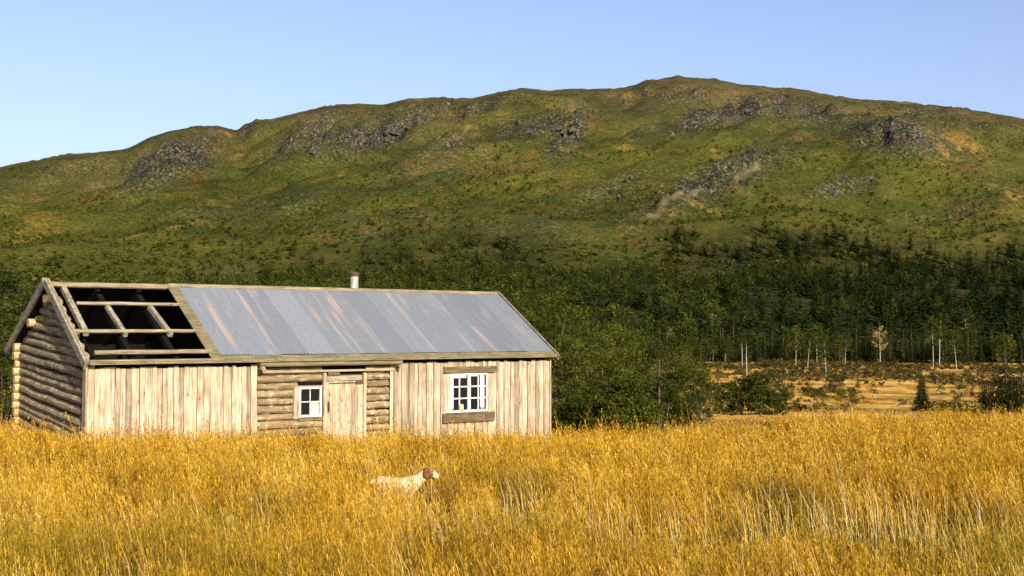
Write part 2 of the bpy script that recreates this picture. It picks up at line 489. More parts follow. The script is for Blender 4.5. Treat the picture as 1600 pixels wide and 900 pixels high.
def g_attr(X, Y, Z):
    bog = sstep(60, 100, Y)
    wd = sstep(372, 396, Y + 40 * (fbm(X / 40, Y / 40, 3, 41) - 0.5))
    return {'bog': bog, 'wood': wd}
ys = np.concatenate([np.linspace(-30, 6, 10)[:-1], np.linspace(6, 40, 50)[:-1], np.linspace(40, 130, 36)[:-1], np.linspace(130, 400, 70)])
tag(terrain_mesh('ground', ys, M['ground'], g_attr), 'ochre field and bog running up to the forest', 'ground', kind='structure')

# rocky ground on the mountain: centre x, y, half-width, half-height, slant as seen from the meadow, strength
ROCKS = [(270, 252, 75, 32, -0.45, .9), (585, 212, 75, 22, -0.3, 1.), (500, 205, 45, 35, -0.4, .7), (640, 190, 70, 16, -0.5, .7), (895, 205, 26, 30, -1.2, .9), (850, 195, 55, 22, -.2, .6),
         (1110, 288, 115, 26, -0.42, .8), (1130, 183, 95, 14, -0.2, .9), (1040, 150, 90, 22, 0, .45), (1250, 172, 90, 22, 0.2, .65), (1410, 215, 85, 26, 0.1, .9), (1310, 295, 60, 12, -0.2, .55),
         (960, 295, 70, 18, -0.3, .4), (1480, 185, 120, 20, 0.15, .45), (700, 240, 90, 40, -.3, .35), (120, 262, 70, 18, -.2, .35), (1500, 330, 80, 12, -.15, .3), (560, 370, 60, 7, 0, .4), (540, 218, 30, 22, -0.5, .9), (455, 228, 35, 14, -.5, .8), (230, 262, 40, 22, -.6, .8), (300, 262, 35, 14, -.2, .9), (870, 232, 22, 9, -.6, .9), (1040, 318, 40, 10, -.3, .9), (1180, 258, 45, 9, -.35, .9),
         (740, 172, 70, 12, -.35, .6), (1180, 165, 60, 10, .2, .8), (700, 222, 30, 10, -.3, .7), (790, 205, 20, 8, -.4, .6), (390, 200, 25, 12, -.6, .7)]
PATHS = [(1010, 340, 1190, 265, 3)]
def forest_top(X, Y, px):
    return np.interp(px, [0, 300, 700, 1000, 1200, 1600], [600, 680, 790, 815, 835, 850]) + np.interp(px, [900, 1200], [260, 150]) * (fbm(X / 70, Y / 200, 4, 117) - .5)
def m_attr(X, Y, Z):
    px, py = to_px(X, Y, Z)
    rock = 0.22 * sstep(0.55, 0.75, fbm(X / 90, Y / 90, 4, 61))
    for cx, cy, rx, ry, sl_, k in ROCKS:
        dy = (py - cy) - sl_ * (px - cx)
        rock = np.maximum(rock, k * np.exp(-((px - cx) / rx) ** 2 - (dy / ry) ** 2))
    wig = 10 * (fbm(px / 40, py / 40, 2, 71) - 0.5)
    path = 0 * X
    for x0, y0, x1, y1, wd in PATHS:
        s = np.clip((px - x0) / (x1 - x0), 0, 1)
        d = py + wig - (y0 + (y1 - y0) * s)
        path = np.maximum(path, 0.55 * np.exp(-(d / wd) ** 2) * (px > x0) * (px < x1))
    high = sstep(0.0, 1.0, (Y - 1150) / 650 + 0.6 * (fbm(X / 200, Y / 200, 3, 81) - 0.5))
    rid = 1 - np.abs(2 * fbm(X / 34 + 7, Y / 34, 4, 91) - 1)
    rid2 = 1 - np.abs(2 * fbm((0.6 * X + Y) / 30, (Y - X * .8) / 70, 3, 95) - 1)
    dz = rock * (44 * (rid - 0.75) + 34 * (rid2 - 0.75)) * sstep(780, 900, Y)
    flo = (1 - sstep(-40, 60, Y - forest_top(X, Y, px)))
    return {'rock': rock, 'high': high, 'path': path, 'floor': flo, 'dz': dz}
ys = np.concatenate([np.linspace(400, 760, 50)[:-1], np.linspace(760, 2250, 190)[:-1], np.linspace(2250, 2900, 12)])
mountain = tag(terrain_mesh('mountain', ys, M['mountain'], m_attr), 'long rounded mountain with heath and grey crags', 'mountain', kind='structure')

# ================================================================== THE CABIN
TH, HX, HY = 0.911, -9.546, 27.19
L, W = 13.42, 5.28
TILT = 0.055                       # the whole cabin leans towards the meadow
HE, HR, OE, OG = 2.055, 3.93 - TILT * W / 2, 0.25, 0.10
cabin = empty('cabin', (HX, HY, 0), math.pi / 2 - TH)
tag(cabin, 'weathered wooden cabin with half stripped corrugated iron roof in the yellow meadow', 'cabin')
rr = random.Random(5)

class HB(MB):
    def fix(s):
        s.v = [(x, y, z + TILT * max(-0.4, min(y, W + 0.4))) for x, y, z in s.v]
        return s
    def build(s, name, mat, parent=None, smooth=False):
        s.fix()
        return super().build(name, mat, parent, smooth)

SLOPE = (HR - HE) / (W / 2 + OE)
def roof_z(v):                     # height of the roof's upper face
    return HE + (v + OE) * SLOPE if v <= W / 2 else HE + (W + OE - v) * SLOPE

# --- inner shell (timber room with its shade put into the colour) so that nothing shines through
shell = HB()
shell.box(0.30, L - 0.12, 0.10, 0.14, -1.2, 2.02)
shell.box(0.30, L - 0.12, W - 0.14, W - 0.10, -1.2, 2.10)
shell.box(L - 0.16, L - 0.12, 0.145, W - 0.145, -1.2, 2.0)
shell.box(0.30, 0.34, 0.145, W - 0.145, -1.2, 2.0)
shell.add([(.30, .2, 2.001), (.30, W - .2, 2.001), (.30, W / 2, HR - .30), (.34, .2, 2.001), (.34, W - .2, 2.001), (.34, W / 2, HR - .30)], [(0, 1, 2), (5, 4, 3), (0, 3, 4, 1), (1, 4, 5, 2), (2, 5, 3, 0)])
shell.build('inner_lining', M['shade_black'], cabin)
HB().box(0.345, L - 0.165, 0.145, W - 0.145, -0.75, -0.68).build('floor', M['shade_black'], cabin)
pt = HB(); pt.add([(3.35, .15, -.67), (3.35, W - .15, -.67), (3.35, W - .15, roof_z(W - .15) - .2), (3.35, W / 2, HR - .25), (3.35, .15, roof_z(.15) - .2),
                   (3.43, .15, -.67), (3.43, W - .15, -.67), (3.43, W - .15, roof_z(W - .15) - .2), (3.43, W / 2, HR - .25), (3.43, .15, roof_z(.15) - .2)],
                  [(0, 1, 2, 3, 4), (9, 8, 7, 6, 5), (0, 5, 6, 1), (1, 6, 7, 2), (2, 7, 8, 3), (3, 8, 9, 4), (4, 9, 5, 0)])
pt.build('partition', M['shade_black'], cabin)

# --- boarded front walls
def boarded(u0, u1, gap=None):
    wall = HB().box(u0 + 0.03, u1 - 0.03, -0.028, 0.0, -1.15, 1.84).build('boarded_wall', M['board_dark'], cabin)
    u = u0
    k = 0
    while u < u1 - 0.06:
        wd = min(rr.uniform(0.09, 0.185), u1 - u)
        if u1 - (u + wd) < 0.09: wd = u1 - u
        top = 1.895 + rr.uniform(-0.03, 0.03); bot = -1.1 + rr.uniform(-0.05, 0.05)
        v1 = -0.031; th = rr.uniform(0.020, 0.032) + (0.018 if k % 2 else 0)
        lean = rr.uniform(-0.008, 0.008)
        spans = [(bot, top)]
        if gap and u + wd > gap[0] and u < gap[1]:
            a, b_, z0, z1 = gap
            if u < a - 0.03: spans = None; wd = a - u
            elif u + wd > b_ + 0.03 and b_ - u > 0.03: wd = b_ - u; spans = [(bot, z0), (z1, top)]
            elif b_ - u <= 0.03: spans = [(bot, top)]
            else: spans = [(bot, z0), (z1, top)]
            if spans is None: spans = [(bot, top)]
        for z0, z1 in spans:
            b = HB(); n = 5
            vs = []; fs = []
            for i in range(n + 1):
                z = z0 + (z1 - z0) * i / n
                bow = 0.006 * math.sin(i * 1.7 + k) + lean * (z - 0.5) * 0.3
                g = rr.uniform(0.002, 0.007)
                vs += [(u + g + bow, v1, z), (u + wd - g + bow, v1, z), (u + wd - g + bow, v1 - th, z), (u + g + bow, v1 - th - rr.uniform(0, .006), z)]
            for i in range(n):
                for j in range(4):
                    a0 = i * 4 + j; a1 = i * 4 + (j + 1) % 4
                    fs.append((a0, a1, a1 + 4, a0 + 4))
            fs += [(0, 3, 2, 1), (n * 4, n * 4 + 1, n * 4 + 2, n * 4 + 3)]
            fs = [f[::-1] for f in fs]
            b.add(vs, fs).build('board', M['board'], wall)
        u += wd
        k += 1
    return wall
boarded(0.05, 4.17)
boarded(7.98, L, (9.83, 11.18, 0.51, 1.59))
# corner boards
HB().box(0.005, 0.045, -0.085, 0.13, -1.1, 1.98).build('corner_board', M['board'], cabin)
HB().box(L + 0.004, L + 0.034, -0.085, 0.10, -1.1, 1.98).build('corner_board', M['board'], cabin)

def log(parent, p, q, r, mat, name='log', n=9, wob=0.012, sq=0.92):
    p = Vector(p); q = Vector(q); k = 8
    pts = []; rd = []
    for i in range(k + 1):
        c = p.lerp(q, i / k)
        pts.append((c.x + rr.uniform(-1, 1) * wob * .3, c.y + rr.uniform(-1, 1) * wob * .5, c.z + rr.uniform(-wob, wob)))
        rd.append(r * rr.uniform(0.94, 1.05))
    return HB().tube(pts, rd, n, True, sq, rr.uniform(0, 1)).build(name, mat, parent, False)

# --- log wall between the boarded walls (entrance)
ew = HB().box(4.2, 7.95, 0.02, 0.06, -1.15, 2.0).build('entrance_log_wall', M['shade_black'], cabin)
z = -0.95
while z < 1.95:
    r = rr.uniform(0.085, 0.115)
    cut = [(4.18, 7.96)]
    if z - r < 1.70: cut = [(4.18, 5.97), (7.26, 7.96)]
    if 0.55 < z + r * .6 and z - r * .6 < 1.36: cut = [(4.18, 5.29), (7.26, 7.96)]
    for a, b in cut:
        log(ew, (a, 0.045, z + r), (b, 0.045, z + r + rr.uniform(-.012, .012)), r, M['log_front'], n=10, wob=0.008)
    z += 2 * r * 0.93
# hewn beam above the entrance, carried on two log stubs
bm = log(cabin, (4.16, -0.20, 1.93), (8.24, -0.20, 1.93), 0.07, M['mossy'], 'entrance_beam', 10, 0.006)
for u in (4.22, 8.16):
    log(cabin, (u, -0.31, 1.83), (u, 0.0, 1.83), 0.062, M['log_side'], 'log_stub', 8, 0.004)
HB().box(4.3, 8.1, -0.085, -0.06, 1.71, 1.76).build('batten', M['board_x'], cabin)

# --- door of upright boards
door = HB().box(6.08, 7.16, -0.035, -0.015, -0.55, 1.62).build('door', M['board_dark'], cabin)
u = 6.08
for wd in (0.19, 0.17, 0.2, 0.16, 0.19, 0.17):
    HB().box(u + .004, u + wd - .004, -0.062 - rr.uniform(0, .008), -0.038, -0.53 + rr.uniform(-.02, .02), 1.46 + rr.uniform(-.01, .01)).build('board', M['board'], door)
    u += wd
HB().box(6.10, 7.13, -0.060, -0.038, 1.475, 1.60).build('head_board', M['board_x'], door)
HB().box(6.15, 7.10, -0.085, -0.071, 1.40, 1.43).build('ledge', M['board_dark'], door)
HB().box(6.93, 7.14, -0.100, -0.088, 1.38, 1.46).build('hinge', M['iron'], door)
hd = HB(); hd.tube([(6.14, -0.075, 0.72), (6.14, -0.115, 0.74), (6.14, -0.115, 0.90), (6.14, -0.075, 0.92)], [0.014] * 4, 6)
hd.box(6.115, 6.165, -0.078, -0.0725, 0.68, 0.96)
hd.build('handle', M['iron'], door)
HB().box(5.99, 6.075, -0.088, 0.0, -0.6, 1.68).build('door_jamb', M['board'], cabin)
HB().box(7.165, 7.245, -0.088, 0.0, -0.6, 1.66).build('door_jamb', M['board'], cabin)
HB().box(6.12, 6.45, -0.10, -0.064, 1.615, 1.70).build('door_lintel', M['board_dark'], cabin)

# --- windows
def window(u0, u1, z0, z1, cols, rows, fr, mun, mull=None, v=-0.10):
    wn = empty('window', (0, 0, 0), 0, cabin)
    for a, b, c, d in ((u0, u0 + fr, z0, z1), (u1 - fr, u1, z0, z1), (u0 + fr, u1 - fr, z0, z0 + fr), (u0 + fr, u1 - fr, z1 - fr * .7, z1)):
        HB().box(a, b, v, 0.06, c, d).build('frame', M['white'], wn)
    a0, a1, c0, c1 = u0 + fr, u1 - fr, z0 + fr, z1 - fr * .7
    segs = [(a0, a1)]
    if mull:
        mid = (a0 + a1) / 2
        HB().box(mid - mull / 2, mid + mull / 2, v + .004, 0.05, c0, c1).build('mullion', M['white'], wn)
        segs = [(a0, mid - mull / 2), (mid + mull / 2, a1)]
    cells = []
    for s0, s1 in segs:
        nc = cols // len(segs)
        for i in range(nc):
            x0 = s0 + (s1 - s0) * i / nc; x1 = s0 + (s1 - s0) * (i + 1) / nc
            if i: HB().box(x0 - mun / 2, x0 + mun / 2, v + .02, v + .055, c0, c1).build('glazing_bar', M['white'], wn)
            for j in range(rows):
                y0 = c0 + (c1 - c0) * j / rows; y1 = c0 + (c1 - c0) * (j + 1) / rows
                cells.append((x0, x1, y0, y1))
        for j in range(1, rows):
            y0 = c0 + (c1 - c0) * j / rows
            HB().box(s0, s1, v + .024, v + .051, y0 - mun / 2, y0 + mun / 2).build('glazing_bar', M['white'], wn)
    for x0, x1, y0, y1 in cells:
        HB().box(x0 + .003, x1 - .003, v + .035, v + .039, y0 + .003, y1 - .003).build('pane', M['glass'], wn)
    return wn, v
wn, v = window(5.30, 5.94, 0.59, 1.33, 2, 2, 0.055, 0.022, v=-0.09)
tag(wn, 'small four pane window beside the door, one pane covered white')
HB().box(5.635, 5.86, v + .018, v + .031, 0.66, 0.87).build('cloth', M['cloth'], wn)
HB().box(5.64, 5.855, v + .016, v + .029, 0.875, 0.955).build('paper', M['paper'], wn)
HB().box(5.16, 5.298, -0.08, 0.0, 0.55, 1.36).build('window_casing', M['board'], cabin)
HB().box(5.30, 5.985, -0.085, 0.0, 0.50, 0.585).build('window_sill', M['mossy'], cabin)
HB().box(5.30, 5.985, -0.075, 0.0, 1.335, 1.37).build('window_casing', M['board_x'], cabin)
wn, v = window(9.87, 11.16, 0.52, 1.58, 4, 3, 0.06, 0.036, 0.10, v=-0.105)
tag(wn, 'white twelve pane window with curtains at both sides')
def curtain(u0, u1, z0, z1, fold):
    b = HB(); n = 14
    vs = []
    for k in range(2):
        for i in range(n + 1):
            x = u0 + (u1 - u0) * i / n
            vs.append((x, v + .022 + 0.006 * math.sin(i * 1.9), (z0 + fold * math.sin(i * .8) * .04) if k == 0 else z1))
    fs = [(i, i + 1, i + n + 2, i + n + 1) for i in range(n)]
    b.add(vs, fs).build('curtain', M['cloth'], wn)
curtain(9.93, 10.0, 0.62, 1.53, 1)
curtain(10.895, 11.045, 0.62, 1.52, 1)
HB().box(9.94, 10.42, v + .02, v + .03, 1.46, 1.535).build('curtain', M['cloth'], wn)
HB().box(10.55, 10.86, v + .02, v + .03, 1.50, 1.535).build('curtain', M['cloth'], wn)
# things on the sill, behind the panes
j = HB(); j.tube([(10.24, v + .0, .585), (10.24, v + .0, .60), (10.24, v + .0, .70), (10.24, v + .0, .745)], [.06, .068, .068, .05], 10)
cx, sy = math.cos(math.pi / 2 - TH), math.sin(math.pi / 2 - TH)
j.fix(); jo = MB(); jo.v = [(HX + cx * x - sy * y, HY + sy * x + cx * y, z) for x, y, z in j.v]; jo.f = j.f
tag(jo.build('jar', M['paper']), 'small cream jar standing in the lower left of the twelve pane window', 'jar')
HB().box(9.66, 11.42, -0.145, -0.065, 1.60, 1.77).build('window_lintel', M['board_dark'], cabin)
HB().box(9.62, 11.36, -0.155, -0.065, 0.26, 0.50).build('window_sill', M['board_dark'], cabin)
HB().box(9.70, 9.868, -0.088, -0.063, 0.52, 1.59).build('window_casing', M['board'], cabin)
HB().box(11.163, 11.21, -0.088, -0.063, 0.52, 1.59).build('window_casing', M['board'], cabin)

# --- gable of logs (towards the camera's left), far gable and back wall
gw = HB().box(0.20, 0.24, 0.1, W - 0.1, -1.1, 2.0).build('gable_log_wall', M['shade_black'], cabin)
z = -1.0
i = 0
while True:
    r = rr.uniform(0.098, 0.125)
    zc = z + r
    if zc + r > HR - 0.30: break
    if zc < 2.0: v0, v1 = 0.10, W + 0.02
    else:
        v0 = (zc + r * .8 - HE + 0.20) / SLOPE - OE; v1 = W - v0
    if v1 - v0 < 0.25: break
    sag = rr.uniform(-.03, .03)
    dn = max(0, 1.9 - zc) * .045
    log(gw, (0.155, v0, zc - 0.04 - dn + sag), (0.155, v1, zc + 0.05 + sag * .5), r, M['log_side'], n=10, wob=0.024)
    if zc < 2.0:               # corner notch: end of the back wall's log
        HB().tube([(-0.03 - rr.uniform(0, .05), W - .05, zc + .06), (0.16, W - .05, zc + .06)], [r * .92, r * .95], 8, True, .95, .4).build('log_end', M['log_end'], gw)
    z += 2 * r * 0.90
    i += 1
for vv, zz in ((W / 2 + .05, HR - .42), (W * .75, 2.72)):      # purlin ends under the verge
    HB().tube([(-0.09, vv, zz), (0.18, vv, zz)], [.125, .125], 9, True, .85).build('purlin_end', M['log_end'], gw)
fw = HB().box(L - 0.03, L + 0.0, 0.1, W - 0.1, -1.1, 2.0).build('far_gable_wall', M['board_dark'], cabin)
fg = HB(); fg.add([(L - .03, .12, 2.001), (L - .03, W - .12, 2.001), (L - .03, W / 2, HR - .16), (L, .12, 2.001), (L, W - .12, 2.001), (L, W / 2, HR - .16)],
                  [(0, 1, 2), (5, 4, 3), (0, 3, 4, 1), (1, 4, 5, 2), (2, 5, 3, 0)])
fg.build('gable_panel', M['board'], fw)
v_ = 0.1
while v_ < W - 0.15:
    HB().box(L + .003, L + .026, v_ + .003, v_ + .197, -1.1, 2.0).build('board', M['board'], fw); v_ += 0.2
bw = HB().box(0.25, L - 0.04, W - 0.03, W + 0.0, -1.1, 2.0).build('back_log_wall', M['shade_black'], cabin)
z = -1.0
while z < 1.55:
    r = rr.uniform(0.10, 0.12); log(bw, (0.2, W - 0.02, z + r), (L - 0.03, W - 0.02, z + r), r, M['log_side'], n=8); z += 1.85 * r

# --- roof
U0, U1, US = -OG, L + OG, 3.05
roof = empty('roof', (0, 0, 0), 0, cabin)
def slab(u0, u1, v0, v1, lift, th, front=True):
    """thin sheet following the slope between two depths"""
    b = HB()
    f = (lambda v: roof_z(v) + lift) if front else (lambda v: roof_z(W - v) + lift)
    a = (u0, v0, f(v0)); c = (u0, v1, f(v1))
    return b.add([(u0, v0, f(v0) - th), (u1, v0, f(v0) - th), (u1, v1, f(v1) - th), (u0, v1, f(v1) - th), (u0, v0, f(v0)), (u1, v0, f(v0)), (u1, v1, f(v1)), (u0, v1, f(v1))],
                 [(0, 3, 2, 1), (4, 5, 6, 7), (0, 1, 5, 4), (1, 2, 6, 5), (2, 3, 7, 6), (3, 0, 4, 7)])
slab(US, U1 - 0.02, -OE + .02, W / 2, -0.035, 0.05).build('roof_deck', M['shade_black'], roof)
slab(U0 + 0.05, U1 - 0.02, W / 2 + .002, W + OE - .02, -0.035, 0.05).build('roof_deck', M['shade_black'], roof)
def sheet(u0, u1, v0, v1, lift):
    b = HB(); pitch = 0.085; n = int(round((u1 - u0) / pitch * 6))
    lv = rr.uniform(-0.015, 0.015)
    vs = []
    for k, vv in enumerate((v0 + lv, (v0 + v1) / 2, v1)):
        for i in range(n + 1):
            x = u0 + (u1 - u0) * i / n
            vs.append((x, vv, roof_z(vv) + lift + 0.011 * math.sin(2 * math.pi * x / pitch)))
    fs = []
    for k in range(2):
        for i in range(n):
            a = k * (n + 1) + i
            fs.append((a, a + 1, a + n + 2, a + n + 1))
    return b.add(vs, fs).build('iron_sheet', M['iron_sheet'], roof, True)
u = US + 0.17
k = 0
while u < U1 - .05:
    u2 = min(u + 0.78, U1)
    if U1 - u2 < .3: u2 = U1
    sheet(u, u2 + (0.03 if u2 < U1 else 0), -0.08, W / 2 - 0.03, 0.006 + (0.004 if k % 2 else 0))
    sheet(u, u2 + (0.03 if u2 < U1 else 0), W + .25, W / 2 + 0.03, 0.006 + (0.004 if k % 2 else 0))
    u = u2; k += 1
# boards along the ridge, the verges, the cut edge and the eaves
rb = HB(); rb.beam((US - .05, W / 2 - .07, HR + .02 - .045), (U1, W / 2 - .07, HR + .02 - .045), 0.16, 0.022, (0, -SLOPE, 1)); rb.build('ridge_board', M['purlin'], roof)
rb = HB(); rb.beam((US - .05, W / 2 + .09, HR + .02 - .045), (U1, W / 2 + .09, HR + .02 - .045), 0.16, 0.022, (0, SLOPE, 1)); rb.build('ridge_board', M['purlin'], roof)
log(roof, (U0 + .16, W / 2, HR - .07), (US + .1, W / 2, HR - .07), 0.075, M['purlin'], 'ridge_beam', 9, .008)
eb = slab(US - .12, US + .165, -OE + .03, W / 2 - .12, .012, .03); eb.build('edge_board', M['mossy'], roof)
for k in range(3):
    a = 3.2 + k * 3.45; b = min(a + 3.44, U1)
    slab(a if k else US + .17, b, -OE + .0, -.085, 0.0 + .002 * k, .03).build('eave_board', M['mossy'], roof)
HB().box(U0 + .13, US + .16, -OE - .0, -OE + .14, HE - .05, HE + .04).build('eave_board', M['purlin'], roof)
for k in range(3):
    a = U0 + .13 + k * 4.5; b = min(a + 4.49, U1)
    HB().box(a, b, -OE - .035, -OE - .003, HE - .06 + .004 * k, HE + .018 + .004 * k).build('fascia_board', M['mossy'], roof)
HB().box(U0 + .13, U1, W + OE + .003, W + OE + .035, HE - .12, HE + .02).build('fascia_board', M['mossy'], roof)
# verge (barge) boards
def barge(u, mat, w=.05, h=.17, lift=.0, ext=.12, name='barge_board'):
    HB().beam((u, -OE - ext, HE - ext * SLOPE + lift), (u, W / 2 - .02, HR + lift), w, h, (0, 0, 1)).build(name, mat, roof)
    HB().beam((u, W + OE + ext * 2.2, HE - ext * 2.2 * SLOPE + lift), (u, W / 2 + .025, HR + lift), w, h, (0, 0, 1)).build(name, mat, roof)
barge(U0, M['rafter'], .06, .19)
barge(U0 + .075, M['purlin'], .05, .10, .035, .06, 'verge_board')
barge(U1 + .03, M['rafter'], .05, .15, -.02, .06)
# bare rafters and purlins where the iron is gone
def pole(u0, u1, vv, r, mat, lift=-.03):
    log(roof, (u0, vv, roof_z(vv) + lift), (u1, vv, roof_z(vv) + lift), r, mat, 'purlin', 8, .008)
pole(0.42, US, 1.87, 0.048, M['purlin'])
pole(0.02, US, 0.86, 0.050, M['purlin'])
pole(0.25, US, 0.10, 0.060, M['purlin'], -.02)
def rafter(u, v0, v1, lift=-.12, mat='rafter', r=.065, u2=None):
    HB().beam((u, v0, roof_z(v0) + lift), (u2 or u, v1, roof_z(v1) + lift), 2 * r, 2 * r, (0, 0, 1)).build('rafter', M[mat], roof)
rafter(0.32, .86, W / 2 - .08, -.10, 'rafter', .06)
rafter(1.20, -.05, W / 2 - .05, -.30, 'shade_black')  # deeper rafters coloured black, as if lost in the shade under the roof
rafter(2.24, -.05, W / 2 - .05, -.30, 'shade_black', u2=2.2)
rafter(1.24, .84, 1.90, -.115, 'rafter', .05, u2=1.16)
rafter(2.34, .84, 1.90, -.115, 'rafter', .055, u2=2.22)
for u in (0.32, 1.2, 2.24, 4.5, 6.8, 9.1, 11.4):
    HB().beam((u, W + .1, roof_z(W + .1) - .16), (u, W / 2 + .05, HR - .16), .12, .12).build('rafter', M['shade_black'], roof)
# flue with cap
ch = HB(); fu, fv = 8.60, W / 2 + .22; zt = HR + .06 - TILT * 0
ch.tube([(fu, fv, HR - .4), (fu, fv, HR + .36)], [.112, .112], 14)
chim = ch.build('chimney', M['flue'], cabin, True)
cc = HB(); cc.tube([(fu, fv, HR + .362), (fu, fv, HR + .41), (fu, fv, HR + .44), (fu, fv, HR + .49)], [.125, .135, .15, .08], 12)
cc.build('cap', M['iron'], chim)
cc = HB(); cc.tube([(fu, fv, HR - .10), (fu, fv, HR - .02)], [.16, .125], 12)
cc.build('collar', M['iron'], chim)

# ================================================================== TREES
def leaf_tris(cent, size, rg, up=0.3, n_dir=None):
    """one small leaf-shaped face at each centre"""
    n = len(cent)
    a = rg.normal(size=(n, 3)); a /= np.linalg.norm(a, axis=1, keepdims=True)
    b = rg.normal(size=(n, 3)); b -= (a * b).sum(1, keepdims=True) * a; b /= np.linalg.norm(b, axis=1, keepdims=True)
    s = size * rg.uniform(0.6, 1.3, (n, 1))
    V = np.stack([cent + a * s, cent - a * s * .6 + b * s * .62, cent - a * s * .6 - b * s * .62], 1)
    return V.reshape(-1, 3)

def tri_mesh(name, V, mat, tint):
    n = len(V) // 3
    return mesh_np(name, V, np.arange(n * 3), np.arange(n) * 3, mat, False, {'tint': ('FACE', tint)})

def birch_mesh(seed, H, clear, rad, mat, bk, leaf=0.085, nclump=60, per=42, lean=0.05, trunk_r=None, narrow=1.0, forks=1):
    rg = np.random.default_rng(seed); tb = MB()
    tr = trunk_r or H * 0.011
    cl = []
    for fk in range(forks):
        ang = rg.uniform(0, 6.28); ln = lean * (1 + 2.2 * (forks > 1))
        pts = []; rad_ = []
        n = 9
        hh = H * (1 - 0.12 * fk)
        for i in range(n + 1):
            s = i / n
            pts.append((math.cos(ang) * ln * hh * s ** 1.4 + 0.02 * H * math.sin(3 * s + seed) * .5 + .1 * fk, math.sin(ang) * ln * hh * s ** 1.4 + .06 * fk, hh * s * .97 - .25 * (i == 0)))
            rad_.append(tr * (1.15 - 1.05 * s))
        tb.tube(pts, rad_, 6, False)
        nl = max(8, int(nclump * 0.42 / forks))
        for k in range(nl):
            s = clear + (1 - clear) * (k + rg.uniform(0, 1)) / nl * .97
            i = min(int(s * n), n - 1); f = s * n - i
            p0 = np.array(pts[i]) * (1 - f) + np.array(pts[i + 1]) * f
            az = k * 2.4 + rg.uniform(-.5, .5)
            prof = math.sin(min(1, (s - clear) / (1 - clear) + .18) * math.pi * .92) ** .7
            ln2 = rad * narrow * prof * rg.uniform(.55, 1.1) + .08 * H
            rise = ln2 * rg.uniform(.25, .8)
            p1 = p0 + np.array([math.cos(az) * ln2 * .55, math.sin(az) * ln2 * .55, rise * .7])
            p2 = p0 + np.array([math.cos(az) * ln2, math.sin(az) * ln2, rise * .85])
            r0 = tr * .42 * (1.1 - s)
            tb.tube([p0, p1, p2], [r0, r0 * .6, r0 * .2], 4, False)
            for c in (p1, p2, p1 * .4 + p2 * .6):
                cl.append(c + rg.normal(size=3) * .05 * H * .5)
        cl.append(np.array(pts[-1])); cl.append(np.array(pts[-2]) + rg.normal(size=3) * .1)
    cl = np.array(cl)
    cs = rg.uniform(.55, 1.3, len(cl)) * rad * .30
    P = []; Tt = []
    for c, s in zip(cl, cs):
        m_ = int(per * rg.uniform(.5, 1.2))
        d = rg.normal(size=(m_, 3)); d /= np.linalg.norm(d, axis=1, keepdims=True)
        rr_ = s * rg.uniform(.15, 1, (m_, 1)) ** .6
        P.append(c + d * rr_ * np.array([1, 1, .8]))
        Tt.append(np.clip(rg.uniform(.1, .8) + rg.normal(size=m_) * .15, 0, 1))
    P = np.concatenate(P); Tt = np.concatenate(Tt)
    ok = P[:, 2] > .15
    P = P[ok]; Tt = Tt[ok]
    return tb.mesh('trunk', bk, True), tri_mesh('crown', leaf_tris(P, leaf, rg), mat, Tt)

def spruce_V(rg, H, rad, levels, per, bt):
    """drooping boughs, each a few narrow faces; returns triangle vertices"""
    T = []
    for i in range(levels):
        s = (i + .3) / levels
        z = H * (.05 + .95 * s)
        r = rad * (1 - s) ** .85 * rg.uniform(.8, 1.1) + .012 * H
        n = max(3, int(per * (1 - .55 * s)))
        for k in range(n):
            a = 6.283 * (k + rg.uniform(-.35, .35)) / n + i * 1.1
            ln = r * rg.uniform(.65, 1.15)
            dr = np.array([math.cos(a), math.sin(a), 0]); sd_ = np.array([-math.sin(a), math.cos(a), 0])
            root = np.array([0, 0, z + .02 * H]); tip = dr * ln + np.array([0, 0, z - ln * rg.uniform(.25, .5)])
            wd = ln * rg.uniform(.20, .32) + .02 * H * .3
            mid = root * .45 + tip * .55
            if bt == 1:
                T += [root, mid - sd_ * wd + np.array([0, 0, -.1 * wd]), tip, root, tip, mid + sd_ * wd + np.array([0, 0, -.1 * wd])]
            else:
                for q in range(bt):
                    f = .22 + .78 * (q + rg.uniform(0, .8)) / bt
                    c = root * (1 - f) + tip * f + np.array([0, 0, rg.normal() * .01 * H])
                    sgn = 1 if q % 2 else -1
                    e = c + sd_ * sgn * wd * rg.uniform(.7, 1.3) * (1.25 - f) + dr * ln * .16 + np.array([0, 0, -wd * rg.uniform(.2, .6)])
                    T += [c - dr * ln * .09, e, c + dr * ln * .12]
                T += [root, mid - sd_ * wd * .22, tip, root, tip + np.array([0, 0, -.05]), mid + sd_ * wd * .22 - np.array([0, 0, wd * .3])]
    return np.array(T)

def spruce_mesh(seed, H, rad, levels=24, per=9, bt=7):
    rg = np.random.default_rng(seed); tb = MB()
    tb.tube([(0, 0, -.3), (0.01, 0, H * .5), (0, 0, H * .99)], [H * .017, H * .010, .01], 6, False)
    V = spruce_V(rg, H, rad, levels, per, bt)
    n = len(V) // 3
    tint = np.clip(rg.uniform(.2, .7, n) + .12 * (V[::3, 2] / H - .4), 0, 1)
    return tb.mesh('trunk', M['bark_dark'], True), tri_mesh('crown', V, M['spruce'], tint)

